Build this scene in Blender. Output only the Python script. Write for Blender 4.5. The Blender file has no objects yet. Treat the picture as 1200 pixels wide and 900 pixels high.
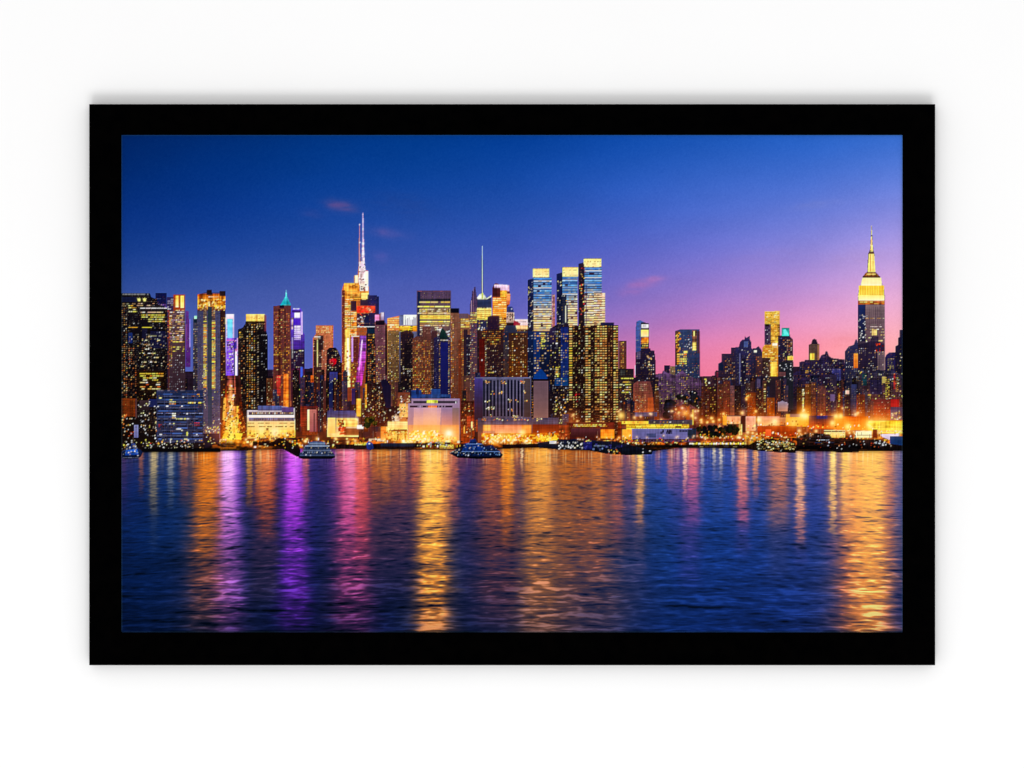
import math
import numpy as np

# ---------------------------------------------------------------------------
# 1. THE PRINT'S INK: the cityscape printed on the sheet, laid out in millimetres
#    of the picture (1 unit = 1 mm), with an id for every depicted building.
# ---------------------------------------------------------------------------
PX0, PY0, PX1, PY1 = 142.0, 158.0, 1058.0, 741.2
SS = 2.5                                   # ink cells per mm while drawing
W = int(round((PX1 - PX0) * SS)); H = int(round((PY1 - PY0) * SS))
INK = np.zeros((H, W, 3), np.float32)      # display (sRGB) values 0..1
IDS = np.zeros((H, W), np.int16)
ITEMS = [('city_blocks', 'dark lower city blocks speckled with small lit windows')]
R = np.random.RandomState(11)
cur = 0
YY, XX = np.mgrid[0:H, 0:W].astype(np.float32)
GX = PX0 + (XX + .5) / SS; GY = PY0 + (YY + .5) / SS


def c(*v):
    v = v[0] if len(v) == 1 else v
    return np.array(v, np.float32) / 255.0


def item(name, label):
    global cur
    ITEMS.append((name, label)); cur = len(ITEMS) - 1
    return cur


def box(x0, y0, x1, y1):
    i0 = max(0, int(math.floor((x0 - PX0) * SS + .5))); i1 = min(W, int(math.floor((x1 - PX0) * SS + .5)))
    j0 = max(0, int(math.floor((y0 - PY0) * SS + .5))); j1 = min(H, int(math.floor((y1 - PY0) * SS + .5)))
    return (slice(j0, max(j0, j1)), slice(i0, max(i0, i1)))


def vnoise(u, v, seed):
    """value noise, vectorised"""
    u = np.asarray(u, np.float64); v = np.asarray(v, np.float64)
    iu = np.floor(u).astype(np.int64); iv = np.floor(v).astype(np.int64)
    fu = u - iu; fv = v - iv
    fu = fu * fu * (3 - 2 * fu); fv = fv * fv * (3 - 2 * fv)

    def hsh(a, b):
        n = (a * 374761393 + b * 668265263 + seed * 1442695041) & 0xffffffff
        n = ((n ^ (n >> 13)) * 1274126177) & 0xffffffff
        n = n ^ (n >> 16)
        return (n & 0xffff) / 65535.0
    a = hsh(iu, iv); b = hsh(iu + 1, iv); d = hsh(iu, iv + 1); e = hsh(iu + 1, iv + 1)
    return ((a * (1 - fu) + b * fu) * (1 - fv) + (d * (1 - fu) + e * fu) * fv).astype(np.float32)


def polymask(pts, s):
    gx = GX[s]; gy = GY[s]
    m = np.zeros(gx.shape, bool)
    n = len(pts)
    for k in range(n):
        xa, ya = pts[k]; xb, yb = pts[(k + 1) % n]
        if ya == yb:
            continue
        cond = ((ya > gy) != (yb > gy)) & (gx < (xb - xa) * (gy - ya) / (yb - ya) + xa)
        m ^= cond
    return m


def fill(pts, c0, c1=None, a=1.0, own=True, tex=.08, clip=False):
    """polygon with a vertical run of ink from c0 (top) to c1 (bottom)"""
    xs = [p[0] for p in pts]; ys = [p[1] for p in pts]
    s = box(min(xs), min(ys), max(xs) + .4, max(ys) + .4)
    if INK[s].size == 0:
        return
    m = polymask(pts, s)
    if clip:
        m &= IDS[s] == cur
    c0 = c(c0); c1 = c0 if c1 is None else c(c1)
    t = np.clip((GY[s] - min(ys)) / max(1e-3, max(ys) - min(ys)), 0, 1)[..., None]
    col = c0 * (1 - t) + c1 * t
    if tex:
        nz = 1.0 * (vnoise(GX[s] * .95, GY[s] * .04, 5) - .5) + .9 * (vnoise(GX[s] * .07, GY[s] * .8, 6) - .5) + .9 * (vnoise(GX[s] * .3, GY[s] * .22, 9) - .5)
        col = col * (1 + 1.15 * tex * nz[..., None])
    t = INK[s]
    t[m] = t[m] * (1 - a) + np.clip(col[m], 0, 1) * a
    if own:
        IDS[s][m] = cur


def rect(x0, y0, x1, y1, c0, c1=None, **k):
    fill([(x0, y0), (x1, y0), (x1, y1), (x0, y1)], c0, c1, **k)


def dot(x, y, w, h, col, a=1.0, clip=True):
    s = box(x, y, x + w, y + h)
    t = INK[s]
    if t.size == 0:
        return
    if clip:
        m = IDS[s] == cur
        t[m] = t[m] * (1 - a) + col * a
    else:
        t[...] = t * (1 - a) + col * a


CREAM = [(255, 226, 184), (255, 206, 146), (252, 236, 216), (240, 192, 146)]
GOLD = [(255, 190, 84), (242, 158, 58), (255, 212, 122), (226, 142, 60)]
WARM = [(255, 184, 112), (232, 140, 78), (255, 205, 150), (215, 110, 60)]
WHITE = [(240, 240, 246), (220, 226, 240), (255, 246, 226), (200, 205, 220)]
YEL = [(254, 222, 112), (255, 210, 92), (240, 192, 98), (255, 234, 160)]
MIX = CREAM + WHITE + GOLD
PINK = [(255, 215, 190), (250, 200, 170), (255, 226, 170), (245, 205, 190)]


def win(x0, y0, x1, y1, dx, dy, w, h, pal, p=.5, patch=0, lo=.45, hi=1.0, clip=True):
    sd = R.randint(1 << 20)
    ny = int((y1 - y0) / dy + .5); nx = int((x1 - x0) / dx + .5)
    for j in range(ny):
        for i in range(nx):
            q = p
            if patch:
                q = p + patch * 2 * (float(vnoise(i * .37 + .5, j * .3 + .5, sd)) - .5)
            if R.rand() > q:
                continue
            col = c(pal[R.randint(len(pal))]) * (lo + (hi - lo) * R.rand())
            dot(x0 + i * dx + (R.rand() - .5) * .3, y0 + j * dy + (R.rand() - .5) * .25, w * .9, h * .88, col, .55 + .45 * R.rand(), clip=clip)


def rows(x0, y0, x1, y1, dy, h, pal, p=.85, seg=5, lo=.6, hi=1.0, clip=True):
    y = y0
    while y < y1 - .2:
        x = x0
        base = lo + (hi - lo) * R.rand()
        while x < x1:
            l = min(x1 - x, seg * (.35 + 1.1 * R.rand()))
            if R.rand() < p:
                dot(x, y, max(.5, l - .35), h, c(pal[R.randint(len(pal))]) * np.clip(base + .3 * (R.rand() - .5), .2, 1), clip=clip)
            x += l
        y += dy


def speck(n, x0, y0, x1, y1, pal, s0=.7, s1=1.5, lo=.5, clip=True):
    for _ in range(n):
        w = s0 + (s1 - s0) * R.rand(); hh = s0 + (s1 - s0) * R.rand()
        dot(x0 + (x1 - x0) * R.rand(), y0 + (y1 - y0) * R.rand(), w, hh, c(pal[R.randint(len(pal))]) * (lo + (1 - lo) * R.rand()), clip=clip)


def glow(x, y, r, col, a=.6, ry=None):
    ry = ry or r
    s = box(x - 3 * r, y - 3 * ry, x + 3 * r, y + 3 * ry)
    if INK[s].size == 0:
        return
    g = a * np.exp(-((GX[s] - x) / r) ** 2 - ((GY[s] - y) / ry) ** 2)[..., None]
    INK[s] = 1 - (1 - INK[s]) * (1 - np.clip(g, 0, 1) * c(col))


def tower(label, pts, c0, c1=None, bot=520, name='skyscraper', tex=.08):
    item(name, label)
    if len(pts) == 3 and not isinstance(pts[0], tuple):
        x0, t, x1 = pts
        pts = [(x0, t), (x1, t), (x1, bot), (x0, bot)]
    k = 1.03 if name in ('skyscraper', 'building', 'office_building') else 1
    fill(pts, c(c0) * 255 * k, c(c1 if c1 is not None else c0) * 255 * k, tex=tex * 1.5)
    if k > 1:                                   # the faint grid of dim windows every facade has
        xs = [p[0] for p in pts]; ys = [p[1] for p in pts]
        hue = [WARM, CREAM, GOLD, WHITE + CREAM][R.randint(4)]
        win(min(xs) + .7, min(ys) + 2.5, max(xs) - .3, min(max(ys), 512), 1.5 + .5 * R.rand(), 1.9 + .4 * R.rand(), .9, .9, hue, .46, .35, .2, .58)


def blur(a, r):
    k = max(1, int(round(r * SS)))
    for _ in range(2):
        for ax in (0, 1):
            pad = [(0, 0)] * a.ndim; pad[ax] = (k + 1, k)
            cs = np.cumsum(np.pad(a, pad, mode='edge').astype(np.float64), axis=ax)
            n = a.shape[ax]
            lo = np.take(cs, range(0, n), axis=ax); hi = np.take(cs, range(2 * k + 1, n + 2 * k + 1), axis=ax)
            a = ((hi - lo) / (2 * k + 1)).astype(np.float32)
    return a


BL = [(62, 52, 84), (92, 58, 62), (54, 60, 100), (104, 72, 70), (44, 34, 46), (84, 74, 104), (116, 70, 46), (40, 46, 84), (70, 40, 40)]


def small_blocks(xa, xb, n, ya, yb):
    """small overlapping far blocks between the towers"""
    global cur
    cur = 0
    for k in range(n):
        x = xa + (xb - xa) * R.rand(); w = 3.2 + 5 * R.rand(); y = ya + (yb - ya) * R.rand() ** .8
        b = BL[R.randint(len(BL))]; f = .62 + .4 * R.rand()
        rect(x, y, x + w, 506, (b[0] * f, b[1] * f, b[2] * f), (b[0] * f * 1.1, b[1] * f * .7, b[2] * f * .5), tex=.2)
        if R.rand() < .5:
            rect(x, y, x + w * .35, 506, (b[0] * f * .55, b[1] * f * .55, b[2] * f * .65), tex=.1)
        if R.rand() < .3:
            rect(x + w * .3, y - 1.6, x + w * .7, y, (b[0] * f * .7, b[1] * f * .7, b[2] * f * .8), tex=.1)
        win(x + .6, y + 1.2, x + w - .4, 504, 1.6, 2.1, .95, 1, [WARM, CREAM, GOLD + WARM, WHITE + CREAM][R.randint(4)], .34, .3, .3, .95)


# ---- sky -------------------------------------------------------------------
item('sky', 'dusk sky from deep blue down to pink')
sx = np.array([142, 260, 370, 480, 600, 720, 830, 940, 1058.])
sy = np.array([158, 205, 250, 295, 340, 375, 410, 445, 470.])
SKY = [
    [(0, 36, 98), (0, 44, 114), (0, 52, 128), (0, 57, 138), (2, 60, 148), (12, 72, 168), (24, 82, 180), (34, 92, 194), (50, 103, 204)],
    [(2, 42, 112), (3, 50, 128), (6, 58, 140), (10, 64, 150), (18, 70, 160), (34, 84, 182), (50, 94, 192), (62, 103, 202), (86, 118, 214)],
    [(8, 48, 126), (12, 56, 140), (20, 66, 152), (28, 72, 160), (38, 78, 168), (56, 90, 188), (74, 102, 200), (94, 114, 208), (128, 132, 220)],
    [(22, 60, 140), (30, 68, 152), (42, 76, 160), (50, 80, 168), (60, 84, 178), (82, 94, 190), (106, 108, 202), (134, 126, 212), (176, 150, 224)],
    [(48, 76, 152), (60, 84, 160), (70, 88, 168), (76, 90, 174), (84, 92, 184), (112, 102, 190), (148, 116, 198), (182, 136, 206), (226, 166, 214)],
    [(66, 88, 164), (72, 90, 168), (76, 92, 172), (84, 94, 178), (98, 98, 186), (146, 108, 188), (186, 122, 192), (222, 142, 192), (244, 164, 190)],
    [(72, 92, 168), (78, 92, 172), (82, 94, 176), (92, 96, 180), (120, 102, 182), (186, 110, 176), (222, 118, 168), (244, 132, 162), (252, 160, 164)],
    [(80, 94, 172), (84, 94, 176), (90, 96, 180), (104, 98, 180), (150, 104, 174), (218, 106, 152), (234, 112, 150), (248, 126, 140), (252, 150, 142)],
    [(84, 94, 172), (88, 94, 176), (96, 96, 180), (114, 98, 178), (170, 104, 164), (226, 104, 142), (236, 110, 142), (248, 126, 134), (250, 146, 134)]]
SKY = np.array(SKY, np.float32) / 255
SKY[6:, 5:] += np.array([8, 2, -6], np.float32) / 255


def bilin(tab, xs, ys, gx, gy):
    tx = np.interp(gx, xs, np.arange(len(xs))); ty = np.interp(gy, ys, np.arange(len(ys)))
    i = np.clip(np.floor(tx).astype(int), 0, len(xs) - 2); j = np.clip(np.floor(ty).astype(int), 0, len(ys) - 2)
    fx = tx - i; fy = ty - j
    cols = tab[:, i] * (1 - fx)[None, :, None] + tab[:, i + 1] * fx[None, :, None]
    return cols[j] * (1 - fy)[:, None, None] + cols[j + 1] * fy[:, None, None]


jh = int((476 - PY0) * SS)
INK[:jh] = blur(bilin(SKY, sx, sy, GX[0], GY[:jh, 0]).astype(np.float32), 12)
nz = vnoise(GX[:jh] / 60 + GY[:jh] / 90, GY[:jh] / 22, 3) + .5 * vnoise(GX[:jh] / 25, GY[:jh] / 10, 4) - .75
INK[:jh] *= (1 + .025 * nz)[..., None]
gr = R.randn(jh // 2 + 1, W // 2 + 1).repeat(2, 0).repeat(2, 1)[:jh, :W]
INK[:jh] += (.006 * gr)[..., None]
IDS[:jh] = cur
for (x, y, r, ry, col, a) in [(400, 241, 17, 7, (150, 90, 140), .38), (392, 239, 11, 5, (150, 80, 130), .22), (412, 245, 9, 3, (150, 90, 130), .2), (365, 250, 14, 5, (130, 80, 140), .14),
                              (455, 273, 22, 6, (140, 100, 170), .22), (447, 272, 8, 4, (150, 90, 150), .16), (446, 301, 9, 6, (140, 100, 180), .2), (470, 240, 40, 16, (80, 60, 110), .10),
                              (752, 333, 18, 5, (220, 110, 160), .26), (766, 327, 12, 4, (220, 120, 170), .3), (740, 341, 14, 6, (210, 110, 170), .2), (955, 240, 30, 5, (150, 140, 190), .14),
                              (900, 300, 50, 8, (160, 120, 170), .10), (985, 400, 26, 8, (200, 60, 40), .10), (1010, 300, 40, 12, (180, 130, 150), .1)]:
    s = box(x - 3 * r, y - 3 * ry, x + 3 * r, y + 3 * ry)
    g = np.exp(-((GX[s] - x) / r) ** 2 - ((GY[s] - y - .12 * (GX[s] - x) * np.sign(600 - x)) / ry) ** 2)
    g *= .55 + .9 * vnoise(GX[s] / 9, GY[s] / 3, 8)
    INK[s] += (np.clip(g, 0, 1) * a * .92)[..., None] * (c(col) - INK[s])

# ---- the mass of far blocks behind the towers --------------------------------
cur = 0
pts = [(142, 532), (142, 452)]
x = 142
while x < 1058:
    w = 5 + 9 * R.rand()
    top = np.interp(x, [142, 300, 360, 440, 640, 724, 800, 900, 1058], [440, 430, 434, 405, 400, 436, 446, 432, 430]) + 9 * (R.rand() - .5)
    pts += [(x, top), (min(1058, x + w), top)]; x += w
pts += [(1058, 532)]
fill(pts, (52, 36, 62), (36, 20, 22), tex=.25)
for k in range(230):
    x = 142 + 916 * R.rand(); w = 4 + 8 * R.rand(); y = 432 + 46 * R.rand()
    b = [(44, 34, 60), (60, 36, 40), (34, 34, 66), (74, 44, 44), (28, 22, 36), (84, 60, 74)][R.randint(6)]
    rect(x, y, x + w, 526, b, (b[0] * .9, b[1] * .6, b[2] * .5), tex=.15, clip=True)
    if R.rand() < .75:
        win(x + .6, y + 1.5, x + w - .6, 510, 1.9 + .9 * R.rand(), 2.3 + R.rand(), .95, .9, MIX if R.rand() < .5 else WARM, .33, .25, .4)

# ---- left: dark office slab and neighbours --------------------------------------
tower('dark blue block with banded top behind the slab', (182, 343, 195), (22, 26, 78), (30, 24, 56), 460)
rows(183, 349.5, 195, 350.5, 2, .5, [(120, 140, 210)], .6, 2); rows(183, 356.5, 195, 361, 1.6, 1, [(230, 190, 240), (160, 110, 220)], .75, 2)
tower('thin dark block with pale window marks', (195, 348, 204), (54, 46, 96), (60, 36, 50), 470)
rows(196, 350, 203, 362, 2.3, 1, WHITE, .55, 3); win(196, 364, 204, 440, 2.2, 2.4, 1.3, 1.2, WARM, .5, .3)
tower('slim tower with two glowing gold crown panels', [(203, 345), (216.5, 345), (217, 520), (197, 520), (197, 364), (203, 364)], (150, 60, 30), (66, 40, 46))
rect(198, 364, 217, 520, (96, 70, 80), (44, 28, 40), own=False, clip=True)
rect(205, 346.5, 209.2, 360, (255, 190, 70), (255, 236, 160), own=False, tex=.3); rect(211, 346.5, 215.4, 361, (255, 210, 90), (255, 226, 130), own=False, tex=.3)
rows(198.5, 363, 216, 400, 2.25, 1.15, CREAM + [(190, 150, 170)], .68, 3); rows(202, 400, 216, 402, 2, 1.2, YEL, .95, 5); rows(202, 406, 216, 412, 2.4, 1.1, YEL, .6, 3)
win(198, 366, 202.5, 430, 2, 2.3, 1.4, 1.3, GOLD, .7); win(198, 416, 216, 465, 2.3, 2.8, 1.2, 1.1, WHITE, .3, .2)
tower('narrow purple lit slab with a violet edge', [(217, 364), (221, 365), (221, 374), (223, 374), (223, 430), (217, 430)], (96, 56, 130), (84, 40, 112))
rect(221.4, 374, 222.8, 407, (120, 110, 230), (150, 130, 240), own=False); rect(217, 380, 219, 408, (150, 80, 140), (120, 60, 120), own=False, a=.6)
tower('small block with a pale green cap', (226, 372, 232), (70, 70, 92), (40, 34, 52), 470)
rect(227, 370, 230.5, 373.5, (150, 220, 190), own=True); rect(226.6, 374, 230.6, 378, (20, 40, 60), own=False); win(226.5, 380, 232, 460, 1.8, 2.6, 1, 1.1, CREAM, .6)
tower('wide black office slab with a white lit roofline', [(142, 343.5), (175, 343.5), (177, 348), (184, 351), (184, 356), (195.5, 361), (196, 520), (142, 520)], (20, 17, 32), (20, 13, 14))
rows(143, 344.2, 174, 345.2, 2, .9, WHITE, .97, 3, .8); rect(142.5, 348, 160, 353.5, (26, 32, 66), own=False)
for x in (162.5, 169):
    fill([(x - 2.4, 348.5), (x - .6, 350), (x, 348.3), (x + 1, 350), (x + 2.2, 349), (x + 1.6, 353.2), (x - 1.2, 353.4)], (255, 226, 130), own=False)
rows(143, 355.6, 165, 356.6, 2, .8, CREAM, .5, 3); rows(142.5, 358, 149, 359, 2, .9, PINK, .8, 3); rows(150, 357.6, 160, 366, 2.2, 1.2, YEL, .85, 4)
rows(160, 355, 183, 359, 2.2, 1, PINK, .5, 3); rows(164, 360.3, 196, 361, 2, 1.1, [(255, 220, 220), (250, 190, 200)], .95, 6, .85)
rows(164.5, 365, 193, 367, 3, 1.3, PINK, .85, 4, .8); rows(165, 368.3, 193, 373, 2.5, 1.2, YEL + GOLD, .85, 4, .8); rows(173, 373.6, 193, 377, 2.4, 1.2, YEL, .75, 3); rows(150, 383, 178, 384, 3, 1.1, GOLD, .85, 6, .8)
rect(150, 390, 155, 402, (30, 50, 110), own=False); rect(166, 384, 172, 402, (30, 30, 70), own=False, a=.7); rect(176, 388, 194, 408, (28, 32, 84), own=False, a=.6)
win(142.5, 361, 149, 480, 2.3, 2.35, 1.2, 1.1, MIX + WARM, .62, .2); win(151, 376, 195, 434, 2.5, 2.6, 1.25, 1.05, WHITE + CREAM, .30, .3)
rows(163, 393, 195, 434, 5.1, 1.1, CREAM, .38, 3); win(142.5, 405, 172, 478, 2.6, 2.6, 1.3, 1.2, WARM, .4, .25)
tower('lower dark office with stacked gold lit floors', (160, 434, 194), (30, 16, 14), (10, 8, 14), 520, 'office_building')
rows(163, 437, 191.5, 439, 3, 1.2, GOLD, .97, 6, .85); rows(163.5, 440, 191.5, 442, 3, 1.1, GOLD, .85, 4); rows(167, 442.5, 185, 447, 2.3, 1.2, YEL + GOLD, .8, 4, .75); rows(163.5, 447.5, 188, 457, 2.6, 1.2, WARM + CREAM, .66, 4); speck(34, 161, 458, 193, 480, CREAM + YEL, .9, 1.6)
tower('dark street block with scattered white lights', (160, 470, 184), (24, 18, 26), (14, 10, 14), 526, 'building')
rect(163, 469, 175, 481, (70, 52, 60), (40, 30, 40), own=False); rect(174, 468, 184, 477, (30, 40, 90), own=False); speck(46, 161, 470, 184, 500, WHITE + CREAM, .9, 1.6); speck(22, 161, 500, 184, 524, MIX, .8, 1.8)
tower('orange brown lit block at the left edge', (142, 467, 160), (116, 58, 26), (92, 40, 18), 490, 'building', .2)
rect(142, 488, 162, 526, (22, 14, 16), (16, 10, 12)); rect(158.4, 467, 160, 490, (90, 60, 60), own=False)
speck(12, 142, 485, 148, 496, WARM, 1, 2, .7); rows(146, 490, 158, 491, 2, 1, CREAM, .7, 2); speck(40, 142, 496, 160, 526, MIX + WARM, .8, 1.7); speck(8, 150, 505, 160, 514, [(210, 50, 40)], .9, 1.6)
rect(156.8, 498, 161.6, 513, (124, 128, 168), (100, 104, 150), own=False); rect(157.6, 500, 160.8, 501, (40, 40, 70), own=False)

# ---- grey slab with two gold window strips ------------------------------------
tower('tall grey slab with a gold crown and two lit window strips', [(231, 345), (242, 342), (242, 339.5), (248, 339.5), (248, 343), (257, 343), (257, 341), (264, 341), (264.5, 520), (230.5, 520)], (66, 70, 104), (92, 78, 102))
rect(231, 344, 264, 363, (150, 84, 30), (255, 190, 70), own=False, clip=True, tex=.5); rect(242, 339, 248.4, 345.5, (42, 30, 40), own=False, clip=True); rect(257, 341, 264.4, 347, (48, 34, 44), own=False, clip=True)
rect(232.5, 345, 237, 350, (150, 70, 20), own=False, tex=.4); rows(244, 347, 256, 349, 2, 1.2, CREAM, .95, 5, .9); speck(90, 231.5, 350, 263, 361, [(255, 236, 160), (255, 214, 110), (200, 120, 30), (160, 90, 20)], 1.2, 2.8, .75)
rect(231, 361.5, 264, 365, (120, 40, 20), (76, 60, 80), own=False, a=.5, clip=True); rows(232, 361, 264, 364, 1.7, 1.2, [(255, 226, 160), (140, 40, 20)], .6, 2)
rect(243, 359, 248, 500, (44, 62, 76), (70, 72, 96), own=False); rect(257.5, 364, 264.5, 520, (52, 30, 34), (74, 40, 30), own=False, clip=True)
for x in (238, 248):
    rect(x, 359, x + 4, 378, (100, 70, 60), own=False, a=.6); win(x, 359, x + 4, 378, 2, 2.4, 1.9, 1.5, CREAM, .72); rows(x, 376, x + 4.2, 456, 1.75, 1.35, YEL + GOLD, .93, 4, .7)
win(238, 456, 242, 480, 2, 2.4, 1.2, 1.2, PINK, .45); win(259, 366, 264, 470, 2.4, 3, 1.4, 1.4, GOLD, .5, .3); speck(10, 248, 456, 262, 500, CREAM, 1, 1.6)
win(248.5, 465, 250.5, 492, 3, 2.6, 1.4, 1.5, [(50, 40, 60), (255, 220, 120)], .8); speck(44, 240, 499, 256, 507, CREAM + GOLD, .9, 1.8)
rect(238, 508, 257, 526, (32, 30, 56), (18, 18, 40), own=False); speck(16, 238, 509, 256, 520, MIX, .9, 1.6); speck(30, 236.5, 430, 240, 516, PINK, .9, 1.5)
tower('blue glass office block with scattered lit floors', (183, 457, 238), (40, 50, 84), (40, 48, 78), 524, 'office_building')
rows(184, 457.2, 238, 458, 2, .8, [(180, 170, 190), (230, 150, 130)], .45, 3)
for k in range(9):
    y = 461 + k * 6.6
    rows(185, y, 237, y + 1, 2, 1.7, [(64, 92, 150), (54, 78, 130), (40, 60, 110)], .85, 9, .8); rows(184, y + 3.2, 238, y + 3.6, 3, .7, [(124, 134, 170), (96, 106, 146)], .85, 5); rows(184, y + 4.5, 238, y + 5, 3, 1.5, [(12, 14, 34), (16, 22, 50)], .7, 4)
rows(198, 468, 206, 473, 2.3, 1.3, GOLD + PINK, .75, 2.4, .8); rows(220, 471, 236, 473, 3, 1.7, YEL, .92, 2.2, .9); rows(224, 461.5, 234, 464, 2.2, 1.2, GOLD, .7, 2.4); rows(201, 484, 206, 489, 2.4, 1.6, CREAM, .95, 3.4, .9); rows(206, 490, 222, 492, 3, 1.7, CREAM + YEL, .6, 3, .9)
for (x, y, w) in [(186, 465.5, 3), (194, 475, 3.2), (184, 475.5, 2), (198, 495.4, 1.7), (202.5, 495.6, 1.8), (206, 502, 6), (212, 503.5, 2), (218.5, 507, 2), (215, 514, 4), (229, 508.5, 2.2), (199.5, 514, 1.6), (212, 475, 2), (186.5, 508.4, 3), (213, 464.5, 2), (218, 484, 2)]:
    dot(x, y, w, 1.6, c(CREAM[R.randint(4)] if R.rand() < .6 else (235, 236, 250)))
rect(198.6, 514, 200, 520, (250, 240, 220), own=False); rect(217.8, 506, 220, 511, (220, 215, 110), own=False)
for x in (192, 199, 219, 227):
    rect(x, 459, x + .5, 522, (90, 96, 140), own=False, a=.5)
rows(185, 497, 190, 500, 2, 1.3, [(190, 60, 70)], .8, 3); rows(227, 495, 234, 500, 3, .9, [(190, 60, 70)], .6, 3); speck(60, 184, 514, 238, 526, MIX, .9, 2)
item('street_light_strip', 'row of quay lights below the blue office block')
rect(166, 519, 240, 530, (22, 20, 30), (10, 10, 16)); speck(58, 166, 519, 240, 526, WHITE + CREAM, .7, 1.6); speck(8, 170, 516, 186, 522, [(220, 60, 60), (250, 210, 90)], 1.2, 2.4)

# ---- colourful signs and the bright avenue ------------------------------------
tower('slim tower with a cyan screen and violet lit lower half', (264.5, 368, 274), (220, 200, 240), (80, 50, 160), 470)
rect(265, 368.5, 274, 374, (255, 225, 245), (240, 205, 240), own=False); rect(266, 373.5, 272.4, 396, (70, 205, 240), (90, 170, 240), own=False, tex=.15); rect(265, 396, 274.4, 450, (110, 70, 210), (96, 60, 190), own=False, tex=.3)
speck(90, 265.5, 397, 274, 450, [(225, 200, 255), (170, 140, 250), (250, 230, 255), (80, 30, 140)], 1, 2); rows(265, 398, 276, 400, 2, 1.3, [(230, 110, 200)], .9, 4); rect(263.5, 372, 265, 380, (250, 220, 190), own=False)
tower('narrow white and violet lit strip in the avenue', (274, 396, 278.6), (60, 50, 160), (30, 30, 110), 468)
rect(275.2, 410, 278, 462, (240, 225, 255), (225, 190, 255), own=False, tex=.1); rect(277, 396, 278.4, 412, (190, 150, 240), own=False); rect(273.6, 400, 275, 462, (40, 30, 130), own=False); speck(12, 274, 398, 279, 420, [(240, 150, 220)], 1, 1.8)
tower('dark stepped tower with a gold lit rooftop panel', [(278.5, 386), (284, 384), (288, 378), (288, 368), (310, 368), (311, 385), (313.5, 394), (313.5, 500), (278.5, 500)], (30, 22, 28), (26, 16, 20))
rect(288, 368, 310, 376.4, (250, 226, 140), (240, 190, 90), own=False, tex=.25); rows(291, 371, 309, 374, 1.8, .7, [(190, 120, 40)], .5, 2); rect(309.4, 369, 312, 390, (120, 56, 70), own=False, a=.8); rect(287, 376.6, 311, 378.5, (20, 14, 16), own=False)
win(289, 380, 304, 480, 2.75, 2.7, 1.45, 1.45, CREAM + GOLD, .88, .1, .55); win(280, 389, 288, 398, 2.4, 2.6, 2.2, 1.5, YEL, .85); win(279.5, 399, 288, 470, 2.75, 2.9, 1.4, 1.4, WARM + CREAM, .45, .3); rect(299, 388, 314, 500, (18, 15, 24), own=False, a=.65, clip=True)
win(301, 379, 311, 388, 2.6, 2.6, 1.4, 1.4, CREAM, .8); win(301.5, 390, 304.5, 480, 3, 2.7, 1.4, 1.4, CREAM, .8); win(306, 392, 313, 478, 2.6, 3.1, 1.3, 1.2, WHITE, .36)
item('avenue', 'brightly lit avenue running inland between the towers')
fill([(264.5, 440), (281, 440), (284, 480), (288, 508), (283, 527), (255, 527), (259, 505), (262, 470)], (52, 24, 26), (120, 50, 20), tex=.4)
fill([(266, 440), (275, 440), (277, 474), (281, 516), (261, 516), (264.6, 480)], (126, 66, 70), (250, 150, 40), own=False, tex=.7); fill([(264.6, 452), (267, 452), (264, 500), (260, 512)], (130, 54, 24), (190, 84, 24), own=False, tex=.4); fill([(276, 462), (279.4, 462), (283, 512), (279, 512)], (150, 66, 30), (220, 110, 30), own=False, tex=.4); speck(60, 276, 470, 289, 515, [(60, 24, 18), (40, 18, 20), (150, 60, 24)], 1.4, 3); speck(40, 258, 480, 264, 515, [(60, 24, 18), (110, 46, 20)], 1.2, 2.6)
fill([(262, 466), (265, 466), (264, 492), (260.5, 492)], (255, 150, 60), own=False); fill([(277, 474), (279.4, 474), (279, 500), (276.4, 500)], (255, 170, 60), own=False); fill([(271, 474), (272.4, 475), (266, 492), (264.4, 491)], (255, 214, 140), own=False)
rect(273.5, 462, 280, 476, (40, 16, 20), own=False, a=.8); speck(60, 265.5, 446, 273, 492, [(255, 226, 150), (255, 190, 90), (230, 200, 255), (160, 90, 50)], .9, 2.2); speck(70, 262, 488, 282, 516, [(255, 240, 150), (255, 205, 70), (255, 150, 30), (220, 90, 20)], 1, 2.6)
speck(50, 276, 476, 290, 512, [(230, 90, 40), (255, 170, 80), (120, 40, 20)], 1, 2.2); fill([(262, 508), (284, 508), (280, 527), (256, 527)], (255, 170, 40), (255, 190, 60), own=False, tex=.5)
speck(60, 257, 514, 282, 527, [(255, 120, 20), (255, 224, 120), (255, 150, 30)], 1.2, 3); speck(26, 256, 513, 264, 526, CREAM, 1, 2.2); glow(270.5, 503, 4.5, (255, 190, 70), .7, 18); glow(270, 472, 2, (255, 180, 90), .6, 20); glow(271, 510, 12, (255, 120, 20), .4, 16); speck(46, 261, 470, 283, 514, [(70, 26, 14), (40, 16, 16), (120, 46, 16)], 1, 2.2)

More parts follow.
